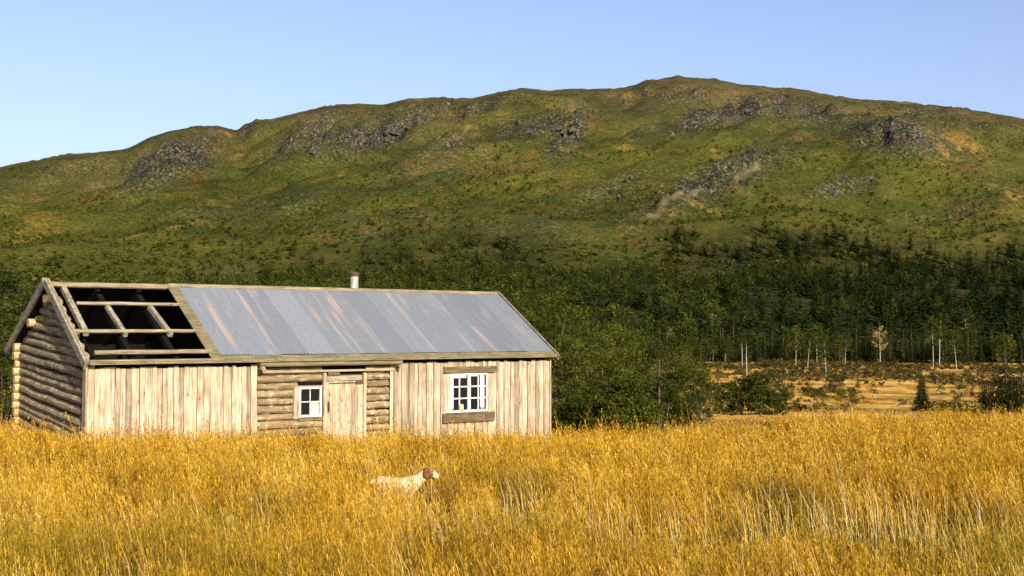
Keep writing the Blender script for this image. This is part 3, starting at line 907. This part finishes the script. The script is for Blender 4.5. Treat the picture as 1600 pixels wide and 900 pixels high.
def snag_mesh(seed, H):
    rg = np.random.default_rng(seed); tb = MB()
    tb.tube([(0, 0, -.2), (.03, 0, H * .4), (.0, .04, H * .75), (.06, 0, H)], [H * .010, H * .008, H * .006, .010], 6)
    br = MB()
    for k in range(7):
        z = H * rg.uniform(.35, .95); a = rg.uniform(0, 6.28); ln = H * rg.uniform(.06, .16)
        br.tube([(0.02, 0, z), (math.cos(a) * ln, math.sin(a) * ln, z + ln * rg.uniform(-.1, .6))], [.018, .006], 4)
    return tb.mesh('trunk', M['bark_birch'], True), br.mesh('branch', M['bark_dark'])

PROTO = {
    'willow': [birch_mesh(60 + k, 3.0, .0, 1.15, M['birch'], M['bark_dark'], .075, 110, 55, .12, .035, 1, 3) for k in range(3)],
    'birch': [birch_mesh(10 + k, 8.0, .22, 1.7, M['birch'], M['bark_birch'], .105, 62, 44) for k in range(4)],
    'bushy': [birch_mesh(20 + k, 7.0, .05, 1.9, M['birch'], M['bark_dark'], .10, 84, 46, .06, .07, 1, 2) for k in range(4)],
    'birchlow': [birch_mesh(40 + k, 8.0, .10, 1.5, M['birch'], M['bark_dark'], .13, 60, 36, .04, .08) for k in range(3)],
    'slim': [birch_mesh(30 + k, 9.0, .42, 1.25, M['birch'], M['bark_birch'], .15, 62, 40, .07, .062) for k in range(4)],
    'shrub': [birch_mesh(50 + k, 3.0, .04, 1.25, M['birch'], M['bark_dark'], .058, 60, 50, .12, .035, 1, 3) for k in range(3)],
    'gold': [birch_mesh(70, 7.0, .35, 1.2, M['birch_gold'], M['bark_birch'], .11, 36, 30)],
    'spruce': [spruce_mesh(80 + k, 10.0, 1.75 + .2 * k) for k in range(4)],
    'lone': [spruce_mesh(88, 10.0, 2.5, 32, 15, 9)],
    'pine': [birch_mesh(90 + k, 8.0, .38, 1.5, M['spruce'], M['bark_dark'], .10, 50, 46) for k in range(2)],
    'snag': [snag_mesh(95 + k, 5.0) for k in range(2)],
}
PH = {'lone': 10.0, 'willow': 3.0, 'birchlow': 8.0, 'bushy': 7.0, 'birch': 8.0, 'slim': 9.0, 'shrub': 3.0, 'gold': 7.0, 'spruce': 10.0, 'pine': 8.0, 'snag': 5.0}
NAME = {'lone': 'spruce_tree', 'willow': 'willow_shrub', 'birchlow': 'birch_tree', 'bushy': 'birch_tree', 'birch': 'birch_tree', 'slim': 'birch_tree', 'shrub': 'willow_shrub', 'gold': 'birch_tree', 'spruce': 'spruce_tree', 'pine': 'pine_tree', 'snag': 'dead_tree'}
CAT = {'lone': 'tree', 'willow': 'shrub', 'birchlow': 'tree', 'bushy': 'tree', 'birch': 'tree', 'slim': 'tree', 'shrub': 'shrub', 'gold': 'tree', 'spruce': 'tree', 'pine': 'tree', 'snag': 'dead tree'}
tr = random.Random(11)
def tree(kind, X, Y, H, label, group=None, wide=1.0, var=None):
    pr = PROTO[kind][(tr.randrange(9) if var is None else var) % len(PROTO[kind])]
    e = empty(NAME[kind], (X, Y, float(height(X, Y)) - .05), tr.uniform(0, 6.28))
    s = H / PH[kind]
    e.scale = (s * wide, s * wide, s)
    tag(e, label, CAT[kind], group)
    link(bpy.data.objects.new('trunk', pr[0]), e)
    link(bpy.data.objects.new('branches' if kind == 'snag' else 'crown', pr[1]), e)
    return e

def tree_px(kind, px, base, hpx, label, group=None, wide=1.0, var=None):
    X, Y = at(px, base, 104)
    return tree(kind, X, Y, hpx / FPX * Y, label, group, wide, var)

# lone trees and shrubs out on the bog
tree_px('lone', 1441, 642, 64, 'lone small dark spruce standing in the open ochre bog', None, 1.0, 0)
G = 'willow shrubs in the bog'
tree_px('willow', 1158, 648, 64, 'tallest green willow shrub of the clump in the open bog', G, 1.35, 0)
tree_px('willow', 1190, 648, 52, 'middle green willow shrub of the clump in the open bog', G, 1.5, 1)
tree_px('willow', 1214, 648, 42, 'small green willow shrub at the clump end nearest the lone spruce', G, 1.2, 2)
G = 'young trees in the bog'
for px, by, hp, kd, lb in ((1335, 640, 27, 'pine', 'thin young pine alone between the willow clump and the lone spruce'), (1244, 640, 20, 'shrub', 'low willow just past the willow clump in the bog'),
                           (1277, 643, 14, 'shrub', 'tiny willow in the bog between the clump and the thin pine'), (1495, 640, 24, 'shrub', 'low willow just beyond the lone spruce in the bog'),
                           (1372, 590, 16, 'shrub', 'tiny dark shrub out in the middle of the ochre bog'), (1405, 606, 13, 'pine', 'tiny pine in the bog behind the lone spruce')):
    tree_px(kd, px, by, hp, lb, G, 1.0)
tb_ = random.Random(21)
for i in range(34):
    px = 1095 + 480 * (i + tb_.random()) / 34; by = tb_.choice([tb_.uniform(572, 600), tb_.uniform(585, 642)])
    kd = tb_.choice(['shrub', 'shrub', 'pine', 'spruce'])
    tree_px(kd, px, by, tb_.uniform(9, 20) * (1 + (by - 570) / 110), {'shrub': 'scrubby little willow', 'pine': 'stunted little pine', 'spruce': 'stunted little spruce'}[kd] + ' scattered ' + ('near the willow clump' if px < 1260 else 'on the middle of the bog' if px < 1400 else 'round the lone spruce'), 'stunted trees scattered over the bog', tb_.uniform(1.0, 1.5))
G = 'dead trees at the bog edge'
tree_px('snag', 1160, 578, 42, 'bare pale snag above the willow clump', G, 1.4, 0)
tree_px('snag', 1167, 604, 66, 'tall bare snag behind the willow clump', G, 1.2, 1)
tree_px('snag', 1368, 633, 24, 'short bare snag near the thin young pine', G, 1.0, 0)
tree_px('snag', 1464, 604, 13, 'short white birch stump by the bog margin', G, 2.6, 1)
tree_px('snag', 1128, 577, 11, 'white birch stump at the near bog margin', G, 2.4, 0)
G = 'white stemmed birches along the bog edge'
for px, by, hp, kd, lb in ((1113, 540, 70, 'slim', 'white stemmed birch where forest meets bog, leftmost of the edge birches'), (1083, 548, 48, 'slim', 'short white stemmed birch beside the thicket at the bog edge'),
                           (1243, 574, 62, 'slim', 'white stemmed birch in the pair at the middle of the bog edge'), (1262, 578, 60, 'slim', 'white stemmed birch just right of the pair at the bog edge'),
                           (1291, 588, 62, 'slim', 'white stemmed birch standing farthest out from the bog edge'), (1277, 566, 60, 'slim', 'slender birch behind the outermost edge birch'),
                           (1375, 570, 58, 'gold', 'golden leaved birch against the dark forest edge'), (1458, 575, 78, 'slim', 'leaning white stemmed birch of the tall pair at the dark forest edge'),
                           (1468, 572, 84, 'slim', 'tall white stemmed birch of the pair at the dark forest edge'), (1494, 577, 60, 'slim', 'white stemmed birch right of the tall pair'),
                           (1511, 548, 70, 'slim', 'white stemmed birch deep in the dark forest on the far side'), (1573, 612, 88, 'slim', 'white stemmed birch among the dark spruces at the picture edge'),
                           (1046, 552, 36, 'gold', 'small golden birch at the bog corner above the thicket'), (1320, 572, 50, 'slim', 'green birch at the middle of the bog edge')):
    tree_px(kd, px, by, hp, lb, G, 1.0)
G = 'dark trees at the right side of the bog'
for px, by, hp in ((1545, 640, 62), (1560, 645, 84), (1582, 646, 78), (1598, 642, 104), (1536, 628, 50), (1618, 646, 110), (1572, 628, 90), (1640, 640, 100)):
    tree_px('spruce', px, by, hp, 'dark spruce in the clump at the right picture edge of the bog', G, 1.3)
# thicket beyond the cabin's far end
G = 'green thicket behind the cabin'
tr2 = random.Random(3)
tx = np.array([850, 880, 920, 960, 1000, 1040, 1070, 1100]); ty = np.array([462, 484, 496, 505, 522, 540, 556, 590])
for i in range(66):
    px = 848 + 250 * ((i + tr2.random()) / 66) ** 1.45
    Y = tr2.uniform(58, 118)
    top = float(np.interp(px, tx, ty)) + tr2.uniform(-14, 85) * (1 if i % 3 else .2)
    t_, s_ = ray(px, top)
    X = float(t_ * Y); H = CH + float(s_) * Y - float(height(X, Y))
    kd = tr2.choice(['bushy', 'bushy', 'spruce', 'pine', 'bushy', 'birchlow']) if H > 4.2 else tr2.choice(['bushy', 'shrub', 'spruce'])
    where = 'close to the cabin end' if px < 925 else ('in the middle of the thicket' if px < 1010 else 'on the bog side of the thicket')
    tree(kd, X, Y, max(H, 2.2), {'shrub': 'leafy green shrub ', 'pine': 'dark pine ', 'birch': 'green birch with pale stem ', 'bushy': 'bushy green birch ', 'birchlow': 'full crowned green birch ', 'spruce': 'small dark spruce '}[kd] + where, G, tr2.uniform(.75, 1.15))
for i in range(12):
    px = 868 + 130 * (i + tr2.random()) / 12; Y = tr2.uniform(52, 60); X = (px - 800) / FPX * Y
    tree('willow', X, Y, tr2.uniform(1.8, 2.9), 'low leafy willow along the meadow edge below the thicket', 'willows along the meadow edge', tr2.uniform(.9, 1.3))
# trees beyond the cabin's log gable, at the left edge
for i, (px, top, Y) in enumerate(((4, 440, 52), (-14, 425, 58), (14, 492, 50), (-28, 470, 48), (22, 545, 55), (8, 560, 47), (-44, 430, 56))):
    t_, s_ = ray(px, top); X = float(t_ * Y)
    tree('bushy' if i % 3 else 'pine', X, Y, CH + float(s_) * Y - float(height(X, Y)), ('dark pine' if i % 3 == 0 else 'dark green birch') + ' beside the cabin\'s log gable at the picture edge', 'trees beside the log gable', 1.3)

# ---- the forest: nearest trees one by one, the rest as a mass
rf = np.random.default_rng(19)
def forest_points(n):
    Y = np.sqrt(rf.uniform(0, 1, n) * (960 ** 2 - 338 ** 2) + 338 ** 2)
    Y[::6] = rf.uniform(342, 395, len(Y[::6]))
    T = rf.uniform(-.54, .54, n); X = T * Y
    px, py = to_px(X, Y, height(X, Y))
    gap = fbm(X / 70, Y / 70, 3, 111)
    edge = 350 + 30 * (fbm(X / 45, Y / 45, 3, 113) - .5) - 14 * sstep(1300, 1500, px)
    top = forest_top(X, Y, px)
    keep = (Y > edge) & (Y < top) & ((gap < .66) | (Y < 430))
    keep &= rf.uniform(0, 1, n) < np.clip((top - Y) / 50 + .3, 0, 1)
    keep &= ~((np.abs(px - 1105) < 45) & (np.abs(py - 425) < 16))
    return X[keep], Y[keep], px[keep]
FX, FY, FP = forest_points(10500)
# what lies hidden behind the cabin's roof needs no trees
_, pyb = to_px(FX, FY, height(FX, FY))
hid = (FP > 60) & (FP < 800) & (pyb > 520)
FX, FY, FP = FX[~hid], FY[~hid], FP[~hid]
order = np.argsort(FY + 0 * FX)
seen = (FP > -30) & (FP < 1630)
near = [i for i in order if seen[i] and FP[i] > 840][:260]
spr = rf.uniform(0, 1, len(FX)) < np.clip(.30 + .00055 * (FP - 600), .22, .82)
FH = np.interp(FY, [345, 400], [.72, 1.0]) * np.where(spr, rf.uniform(5.5, 15.0, len(FX)) * rf.uniform(.8, 1.1, len(FX)), rf.uniform(5.5, 10, len(FX)))
G = 'first rows of the forest beyond the bog'
for i in near:
    kd = 'spruce' if spr[i] else ('slim' if rf.uniform() < .22 else 'birchlow')
    a_ = FP[i]
    where = ('above the thicket' if a_ < 1090 else 'behind the willow clump' if a_ < 1230 else 'behind the outermost edge birches' if a_ < 1345 else 'behind the golden birch' if a_ < 1425 else 'behind the lone spruce' if a_ < 1520 else 'behind the dark clump at the picture edge')
    tree(kd, float(FX[i]), float(FY[i]), float(FH[i]), ('dark spruce' if spr[i] else 'white stemmed birch' if kd == 'slim' else 'bushy green birch') + ' in the first forest rows ' + where, G, 1.25 if spr[i] else 1.35)
rest = np.setdiff1d(np.arange(len(FX)), near)
FZ = height(FX, FY)

lod_s = [spruce_V(np.random.default_rng(200 + k), 1.0, .17 + .02 * k, 13, 6, 1) for k in range(6)]
def blob(seed, n, rad, clear, size):
    rg = np.random.default_rng(seed)
    nc = 9
    c = rg.normal(size=(nc, 3)); c /= np.linalg.norm(c, axis=1, keepdims=True); c *= rg.uniform(.2, 1, (nc, 1))
    k = rg.integers(0, nc, n)
    d = rg.normal(size=(n, 3)); d /= np.linalg.norm(d, axis=1, keepdims=True)
    P = (c[k] * .7 + d * .42) * np.array([rad, rad, (1 - clear) / 2]) + np.array([0, 0, clear + (1 - clear) / 2])
    return leaf_tris(P, size, rg)
lod_b = [blob(300 + k, 95, .21 + .02 * k, .22, .055) for k in range(6)]
lod_scrub = [blob(400 + k, 15, .55, .0, .24) for k in range(8)]
def mass(name, idx, X, Y, Z, Hs, lods, mat, label, cat, wide=None, tint_of=None):
    Vs = []; Ts = []
    for i in idx:
        lo = lods[i % len(lods)]
        a = (i * 2.399) % 6.283; c, s = math.cos(a), math.sin(a); h = Hs[i]; wv = h * (1.0 if wide is None else wide)
        P = np.empty_like(lo)
        P[:, 0] = (lo[:, 0] * c - lo[:, 1] * s) * wv + X[i]
        P[:, 1] = (lo[:, 0] * s + lo[:, 1] * c) * wv + Y[i]
        P[:, 2] = lo[:, 2] * h + Z[i]
        Vs.append(P)
        tb = rf.uniform(.05, .75) if tint_of is None else tint_of[i]
        Ts.append(np.clip(tb + rf.normal(size=len(lo) // 3) * .13, 0, 1))
    o = link(bpy.data.objects.new(name, tri_mesh(name, np.concatenate(Vs), mat, np.concatenate(Ts))))
    return tag(o, label, cat, kind='stuff')
tf = np.clip(rf.uniform(.05, .6, len(FX)) + np.interp(FP, [700, 1100, 1500], [.22, .08, -.12]), 0, 1)
mass('spruce_forest', [i for i in rest if spr[i]], FX, FY, FZ - .2, FH, lod_s, M['forest_spruce'], 'dense dark spruce forest at the foot of the mountain', 'forest', 1.4, tf)
mass('birch_forest', [i for i in rest if not spr[i]], FX, FY, FZ - .2, FH, lod_b, M['forest_birch'], 'green birch wood mixed through the spruce forest', 'forest', 1.3, tf)

# birch scrub climbing the lower mountainside
n = 17000
SY = 600 + (1650 - 600) * rf.uniform(0, 1, n) ** 1.35
SX = rf.uniform(-.5, .5, n) * SY
dens = fbm(SX / 60, SY / 60, 4, 131)
spx, spy = to_px(SX, SY, height(SX, SY))
keep = (dens > np.interp(SY, [600, 1000, 1650], [.34, .42, .56])) & (SY > np.interp(spx, [0, 300, 700, 1000, 1200, 1600], [430, 560, 640, 660, 700, 720]))
SX, SY = SX[keep], SY[keep]
SZ = height(SX, SY)
SH = rf.uniform(1.6, 4.4, len(SX)) * np.interp(SY, [600, 1650], [1.15, .75])
tn = np.clip(.15 + .5 * fbm(SX / 90, SY / 90, 3, 141) + rf.uniform(-.22, .25, len(SX)), 0, 1)
mass('mountain_scrub', range(len(SX)), SX, SY, SZ - .4, SH, lod_scrub, M['scrub'], 'green birch scrub dotting the mountainside', 'scrub', 1.25, tn)

# heather and dwarf willow in lines over the bog
n = 16000
BY = np.sqrt(rf.uniform(0, 1, n) * (385 ** 2 - 100 ** 2) + 100 ** 2)
BX = rf.uniform(.0, .52, n) * BY
bd = fbm(BX / 11, BY / 28, 5, 151) + .25 * (rf.uniform(0, 1, n) - .5)
keep = bd > .545
BX, BY = BX[keep], BY[keep]
BH = rf.uniform(.25, .95, len(BX)) * (1 + .6 * sstep(250, 370, BY))
mass('bog_heather', range(len(BX)), BX, BY, height(BX, BY) - .08, BH, lod_scrub, M['heather'], 'dark heather and dwarf willow in lines across the bog', 'heather', 1.7)

# ---- crags: broken rocks on the mountain
rk = np.random.default_rng(23)
def crag_mesh(seed):
    rg = np.random.default_rng(seed)
    b = MB()
    ang = np.sort(rg.uniform(0, 6.283, 7))
    for k, (z, r) in enumerate(((-.5, 1.0), (.15, .95), (.62, .72), (.95, .32))):
        for a in ang:
            q = r * rg.uniform(.75, 1.2)
            b.v.append((q * math.cos(a) + .22 * z, q * .7 * math.sin(a), z * rg.uniform(.8, 1.15)))
    for k in range(3):
        for i in range(7):
            j_ = (i + 1) % 7
            b.f.append((k * 7 + i, k * 7 + j_, k * 7 + 7 + j_, k * 7 + 7 + i))
    b.f.append(tuple(range(21, 28)))
    return b.mesh('crag', M['rock'])
CR = [crag_mesh(500 + k) for k in range(5)]
def on_mountain(px, py):
    t_, s_ = ray(px, py)
    ys_ = np.linspace(700, 2200, 3000)
    hit = CH + s_ * ys_ <= height(t_ * ys_, ys_)
    y = ys_[np.argmax(hit)]
    return float(t_ * y), float(y)
spots = [(c, j) for c in ROCKS[:13] for j in range(int(6 * c[5] + 3))]
CW = ['on the low hump above the bare rafters', 'in the dark cliff below the second hump', 'below the dip in the ridge', 'on the slanting rib under the ridge above the flue', 'in the steep dark cleft high on the middle slope',
      'left of the steep dark cleft', 'along the long slanting grey slab', 'in the row under the summit', 'on the rounded summit', 'on the slope right of the summit', 'in the grey scree on the right shoulder',
      'on the bare patch below the right shoulder', 'on the pale patch left of the long slab']
for (cx_, cy_, rx, ry, sl_, k_), j_ in spots:
    dx = rk.normal() * rx * .5
    X, Y = on_mountain(cx_ + dx, cy_ + sl_ * dx + rk.normal() * ry * .45)
    o = link(bpy.data.objects.new('crag', CR[rk.integers(0, 5)]))
    s = rk.uniform(2.2, 5.5)
    o.location = (X, Y, float(height(X, Y)) - .25 * s); o.scale = (s * rk.uniform(.8, 1.6), s, s * rk.uniform(.6, 1.2)); o.rotation_euler = (rk.normal() * .2, rk.normal() * .2, rk.uniform(0, 6.28))
    ci = [c[:2] for c in ROCKS].index((cx_, cy_))
    tag(o, 'grey crag ' + CW[ci], 'rock', 'crags ' + CW[ci])

# ================================================================== THE DOG
def make_dog():
    # joints: (x, y, z), radius; +x is towards the nose
    J = [((0, 0, .49), .140), ((.20, 0, .475), .140), ((.42, 0, .465), .155), ((-.16, 0, .505), .130), ((.56, 0, .56), .105), ((.66, 0, .655), .085),      # 0-5 trunk, neck
         ((.735, 0, .70), .088), ((.80, 0, .672), .068), ((.875, 0, .632), .050), ((.925, 0, .617), .042),                                               # 6-9 head, muzzle
         ((-.22, 0, .535), .060), ((-.26, 0, .54), .04), ((-.30, 0, .50), .025)]                                                                        # 10-12 tail
    E = [(0, 1), (1, 2), (0, 3), (2, 4), (4, 5), (5, 6), (6, 7), (7, 8), (8, 9), (3, 10), (10, 11), (11, 12)]
    for s in (-1, 1):
        b = len(J)
        J += [((.43, s * .085, .36), .062), ((.40, s * .09, .24), .038), ((.42, s * .09, .07), .026), ((.46, s * .09, .02), .030)]
        E += [(2, b), (b, b + 1), (b + 1, b + 2), (b + 2, b + 3)]
        b = len(J)
        J += [((-.10, s * .09, .36), .075), ((-.22, s * .10, .20), .036), ((-.19, s * .10, .06), .026), ((-.14, s * .10, .02), .030)]
        E += [(3, b), (b, b + 1), (b + 1, b + 2), (b + 2, b + 3)]
        b = len(J)
        J += [((.70, s * .066, .735), .026), ((.685, s * .098, .68), .024), ((.695, s * .104, .615), .016)]
        E += [(6, b), (b, b + 1), (b + 1, b + 2)]
    me = bpy.data.meshes.new('dog')
    me.from_pydata([j[0] for j in J], E, [])
    o = bpy.data.objects.new('dog', me); COL.objects.link(o)
    md = o.modifiers.new('skin', 'SKIN')
    for d, j in zip(me.skin_vertices[0].data, J):
        d.radius = (j[1], j[1])
    me.skin_vertices[0].data[0].use_root = True
    sb = o.modifiers.new('sub', 'SUBSURF'); sb.levels = 2; sb.render_levels = 2
    dg = bpy.context.evaluated_depsgraph_get()
    em = bpy.data.meshes.new_from_object(o.evaluated_get(dg))
    o.modifiers.clear(); o.data = em
    bpy.data.meshes.remove(me)
    em.name = 'dog'
    em.materials.clear()
    def coat(name, a, b):
        m, t = new_mat(name); N = NT(t)
        tc = N.n('TexCoord').outputs['Object']
        N.out(N.mix(N.ramp(N.noise(N.mapping(tc, (30, 60, 60)), 1.0, 4, .7), [(.4, 0.0), (.65, 1.0)]), a, b), .95, N.bump(N.noise(N.mapping(tc, (40, 90, 90)), 1, 3), .6, .01), .05)
        return m
    for mm in (coat('white_coat', (.48, .39, .24), (.36, .26, .13)), coat('brown_coat', (.15, .062, .022), (.085, .036, .014)), coat('dog_nose', (.02, .016, .014), (.03, .025, .02))):
        em.materials.append(mm)
    for p in em.polygons:
        x, y, z = p.center
        p.use_smooth = True
        if x > .945 and z > .60: p.material_index = 2
        elif .645 < x < .825 and z > .585 and not (abs(y) < .016 and x > .74): p.material_index = 1
        else: p.material_index = 0
    for s in (-1, 1):
        eb = MB(); c = Vector((.79, s * .047, .706))
        ring = []
        for k in range(3):
            ph = -.9 + .9 * k
            ring.append((c.x, c.y + .011 * math.sin(ph) * s, c.z))
        eb.tube([(c.x - .011, c.y, c.z), (c.x - .006, c.y, c.z), (c.x, c.y, c.z), (c.x + .006, c.y, c.z), (c.x + .011, c.y, c.z)], [.002, .009, .011, .009, .002], 8)
        eb.build('eye', em.materials[2], o, True)
    return o
DX, DY = -1.88, 18.3
dog = make_dog()
dog.location = (DX, DY, float(height(DX, DY)) - .02)
dog.scale = (.86, .95, .97)
dog.rotation_euler = (0, 0, R(-4))
tag(dog, 'white dog with brown head walking through the tall yellow grass', 'dog')

# ================================================================== THE MEADOW
rg = np.random.default_rng(31)
def scatter(n, ylo, yhi, pw):
    Y = ylo + (yhi - ylo) * rg.uniform(0, 1, n) ** pw
    X = rg.uniform(-.50, .50, n) * (Y + 1.5)
    return X, Y
def in_house(X, Y):
    dx, dy = X - HX, Y - HY
    u = dx * math.sin(TH) + dy * math.cos(TH); v = -dx * math.cos(TH) + dy * math.sin(TH)
    return (u > -.02) & (u < L + .05) & (v > -.10), u, v
def patch(X, Y):
    """thin, dark places where the understorey shows"""
    p = np.exp(-((X - 3.7) / 1.5) ** 2 - ((Y - 14.2) / 1.5) ** 2) + .9 * np.exp(-((X - 1.9) / .9) ** 2 - ((Y - 13.6) / 1.2) ** 2) + .7 * np.exp(-((X + 4.3) / .8) ** 2 - ((Y - 13.6) / 1.2) ** 2) + .6 * np.exp(-((X - 5.6) / .9) ** 2 - ((Y - 14.6) / 1.0) ** 2)
    p = p * (.45 + 1.1 * fbm(X / .6, Y / .8, 2, 163)) + 1.1 * np.clip(fbm(X / 1.0, Y / 2.6, 3, 161) - (.50 + .10 * sstep(14, 20, Y)), 0, 1) * 4.5
    return np.clip(p, 0, 1)

def ribbons(X, Y, H, lean, az, wd, yaw, bend, tint, green, pale):
    """bent blades: a quad and a tip triangle each"""
    Z = height(X, Y)
    c, s = np.cos(yaw) * wd, np.sin(yaw) * wd
    mx_, my_ = X + np.cos(az) * lean * H * .38, Y + np.sin(az) * lean * H * .38
    tx_, ty_ = X + np.cos(az) * (lean + bend) * H, Y + np.sin(az) * (lean + bend) * H
    zt = Z + H * (1 - .25 * np.minimum(1, (lean + bend) ** 2))
    V = np.stack([np.stack([X - c, Y - s, Z - .02], 1), np.stack([X + c, Y + s, Z - .02], 1), np.stack([mx_ + c * .85, my_ + s * .85, Z + H * .55], 1),
                  np.stack([mx_ - c * .85, my_ - s * .85, Z + H * .55], 1), np.stack([tx_, ty_, zt], 1)], 1).reshape(-1, 3)
    n = len(X)
    b = np.arange(n)[:, None] * 5
    loops = np.concatenate([b + np.array([0, 1, 2, 3]), b + np.array([3, 2, 4])], 1).ravel()
    starts = (np.arange(n)[:, None] * 7 + np.array([0, 4])).ravel()
    return V, loops, starts, np.repeat(tint, 2), np.repeat(green, 2), np.repeat(pale, 2), (mx_, my_, Z + H * .55, tx_, ty_, zt)

parts = []
# flowering stalks, growing in tussocks
nt_, per_ = 17500, 10
TX, TY = scatter(nt_, 6.5, 39, 1.25)
tt_ = rg.normal(.5, .22, nt_); ts_ = rg.uniform(.75, 1.2, nt_)
sp_ = np.abs(rg.normal(0, .10, (nt_, per_))) + .015; sa_ = rg.uniform(0, 6.283, (nt_, per_))
X = (TX[:, None] + np.cos(sa_) * sp_).ravel(); Y = (TY[:, None] + np.sin(sa_) * sp_ * 1.1).ravel()
tuft_t = np.repeat(tt_, per_); tuft_s = np.repeat(ts_, per_); out_a = sa_.ravel(); out_d = sp_.ravel()
n = len(X)
ih, hu, hv = in_house(X, Y)
hidden = ih | ((hv > -.1) & (hu > -.2) & (hu < L))
pt_ = patch(X, Y)
keep = ~hidden & (rg.uniform(0, 1, n) > pt_ * .92)
X, Y, tuft_t, tuft_s, out_a, out_d = (q_[keep] for q_ in (X, Y, tuft_t, tuft_s, out_a, out_d))
n = len(X)
H = (.34 + .26 * fbm(X / 2.6, Y / 2.6, 3, 171) + .24 * fbm(X / .55, Y / .55, 2, 173)) * np.exp(rg.normal(0, .18, n)) * (1 - .45 * patch(X, Y)) * (.78 + .22 * sstep(12, 18, Y))
H = H * tuft_s
H = np.where(rg.uniform(0, 1, n) < .07, H * rg.uniform(1.15, 1.6, n), H)
dgx = np.exp(-((X - DX - .35) / .75) ** 2 - ((Y - DY + .35) / .8) ** 2)
H = H * (1 - .10 * dgx)
tooclose = (np.abs(X - DX - .33) < .62) & (np.abs(Y - DY) < .15)
H = np.where(tooclose, H * .45, H)
lean = np.clip(out_d * 1.3 + np.abs(rg.normal(0, .06, n)), 0, .5); az = np.arctan2(np.sin(out_a) * 1.0 + .1, np.cos(out_a) - .75)
wd = np.maximum(.0016, .00014 * Y) * rg.uniform(.8, 1.4, n)
tint = np.clip(tuft_t + rg.normal(0, .19, n) - .12 * (1 - sstep(10, 16, Y)), 0, 1)
gr = np.clip((fbm(X / 1.5, Y / 1.9, 3, 181) - .50) * 4.0, 0, .8) * (rg.uniform(0, 1, n) < .65) * (1 - sstep(17, 24, Y)) + rg.uniform(0, .7, n) * (1 - sstep(10, 15.5, Y)) * sstep(.38, .6, fbm(X / 2.2, Y / 3., 3, 187))
r = ribbons(X, Y, H, lean, az, wd, rg.uniform(0, 3.14, n), rg.uniform(0, .25, n), tint, gr, np.zeros(n))
parts.append(r[:6])
mx_, my_, mz, tx_, ty_, tz = r[6]
# airy panicles round the upper half of each stalk
NP = 6
q = rg.uniform(.10, 1.0, (n, NP)); a = rg.uniform(0, 6.283, (n, NP)); ln = rg.uniform(.05, .11, (n, NP)) * (1.15 - .6 * q)
bx = mx_[:, None] + (tx_ - mx_)[:, None] * q; by = my_[:, None] + (ty_ - my_)[:, None] * q; bz = mz[:, None] + (tz - mz)[:, None] * q
pw_ = np.maximum(.0030, .00026 * Y)[:, None] * rg.uniform(.7, 1.4, (n, NP))
ex = bx + np.cos(a) * ln * .42; ey = by + np.sin(a) * ln * .42; ez = bz + ln * rg.uniform(.5, 1.1, (n, NP))
cxp = -np.sin(a) * pw_; cyp = np.cos(a) * pw_
V = np.stack([np.stack([bx, by, bz], -1), np.stack([ex + cxp, ey + cyp, ez - pw_ * .5], -1), np.stack([ex - cxp, ey - cyp, ez + pw_ * .8], -1)], 2).reshape(-1, 3)
k = n * NP
parts.append((V, np.arange(k * 3), np.arange(k) * 3, np.clip(np.repeat(tint, NP) + rg.normal(size=k) * .12, 0, 1), np.repeat(gr * .7, NP), np.zeros(k)))
# low leaves: green and brown
n = 52000
X, Y = scatter(n, 6.5, 30, 1.3)
ih, hu, hv = in_house(X, Y)
keep = ~(ih | ((hv > -.1) & (hu > -.2) & (hu < L)))
X, Y = X[keep], Y[keep]; n = len(X)
pp = patch(X, Y)
H = rg.uniform(.16, .40, n)
g_ = np.clip(rg.uniform(0, .9, n) * (.45 + .8 * pp), 0, 1)
parts.append(ribbons(X, Y, H, np.abs(rg.normal(.3, .2, n)), rg.uniform(0, 6.28, n), np.maximum(.0028, .0002 * Y), rg.uniform(0, 3.14, n), rg.uniform(.1, .6, n), rg.uniform(0, .5, n) * (1 - .6 * pp), g_, np.zeros(n))[:6])
# long pale straws
n = 6000
X, Y = scatter(n, 7, 24, 1.3)
wgt = np.clip(patch(X, Y) * .45 + .12, 0, 1)
keep = (rg.uniform(0, 1, n) < wgt) & ~in_house(X, Y)[0]
X, Y = X[keep], Y[keep]; n = len(X)
parts.append(ribbons(X, Y, rg.uniform(.55, .92, n), np.abs(rg.normal(.16, .12, n)), rg.normal(3.0, .8, n), np.maximum(.0019, .00016 * Y), rg.uniform(-.6, .6, n), rg.uniform(0, .16, n), rg.uniform(.5, 1, n), np.zeros(n), rg.uniform(.1, .9, n))[:6])
Vs = []; Ls = []; Ss = []; At = [[], [], []]
vo = 0; lo_ = 0
for V, lp, st, a0, a1, a2 in parts:
    Vs.append(V); Ls.append(lp + vo); Ss.append(st + lo_)
    vo += len(V); lo_ += len(lp)
    for d_, a_ in zip(At, (a0, a1, a2)): d_.append(a_)
me = mesh_np('meadow_grass', np.concatenate(Vs), np.concatenate(Ls), np.concatenate(Ss), M['grass'], False,
             {'tint': ('FACE', np.concatenate(At[0])), 'green': ('FACE', np.concatenate(At[1])), 'pale': ('FACE', np.concatenate(At[2]))})
tag(link(bpy.data.objects.new('meadow_grass', me)), 'tall golden flowering grass filling the meadow round the cabin', 'grass', kind='stuff')
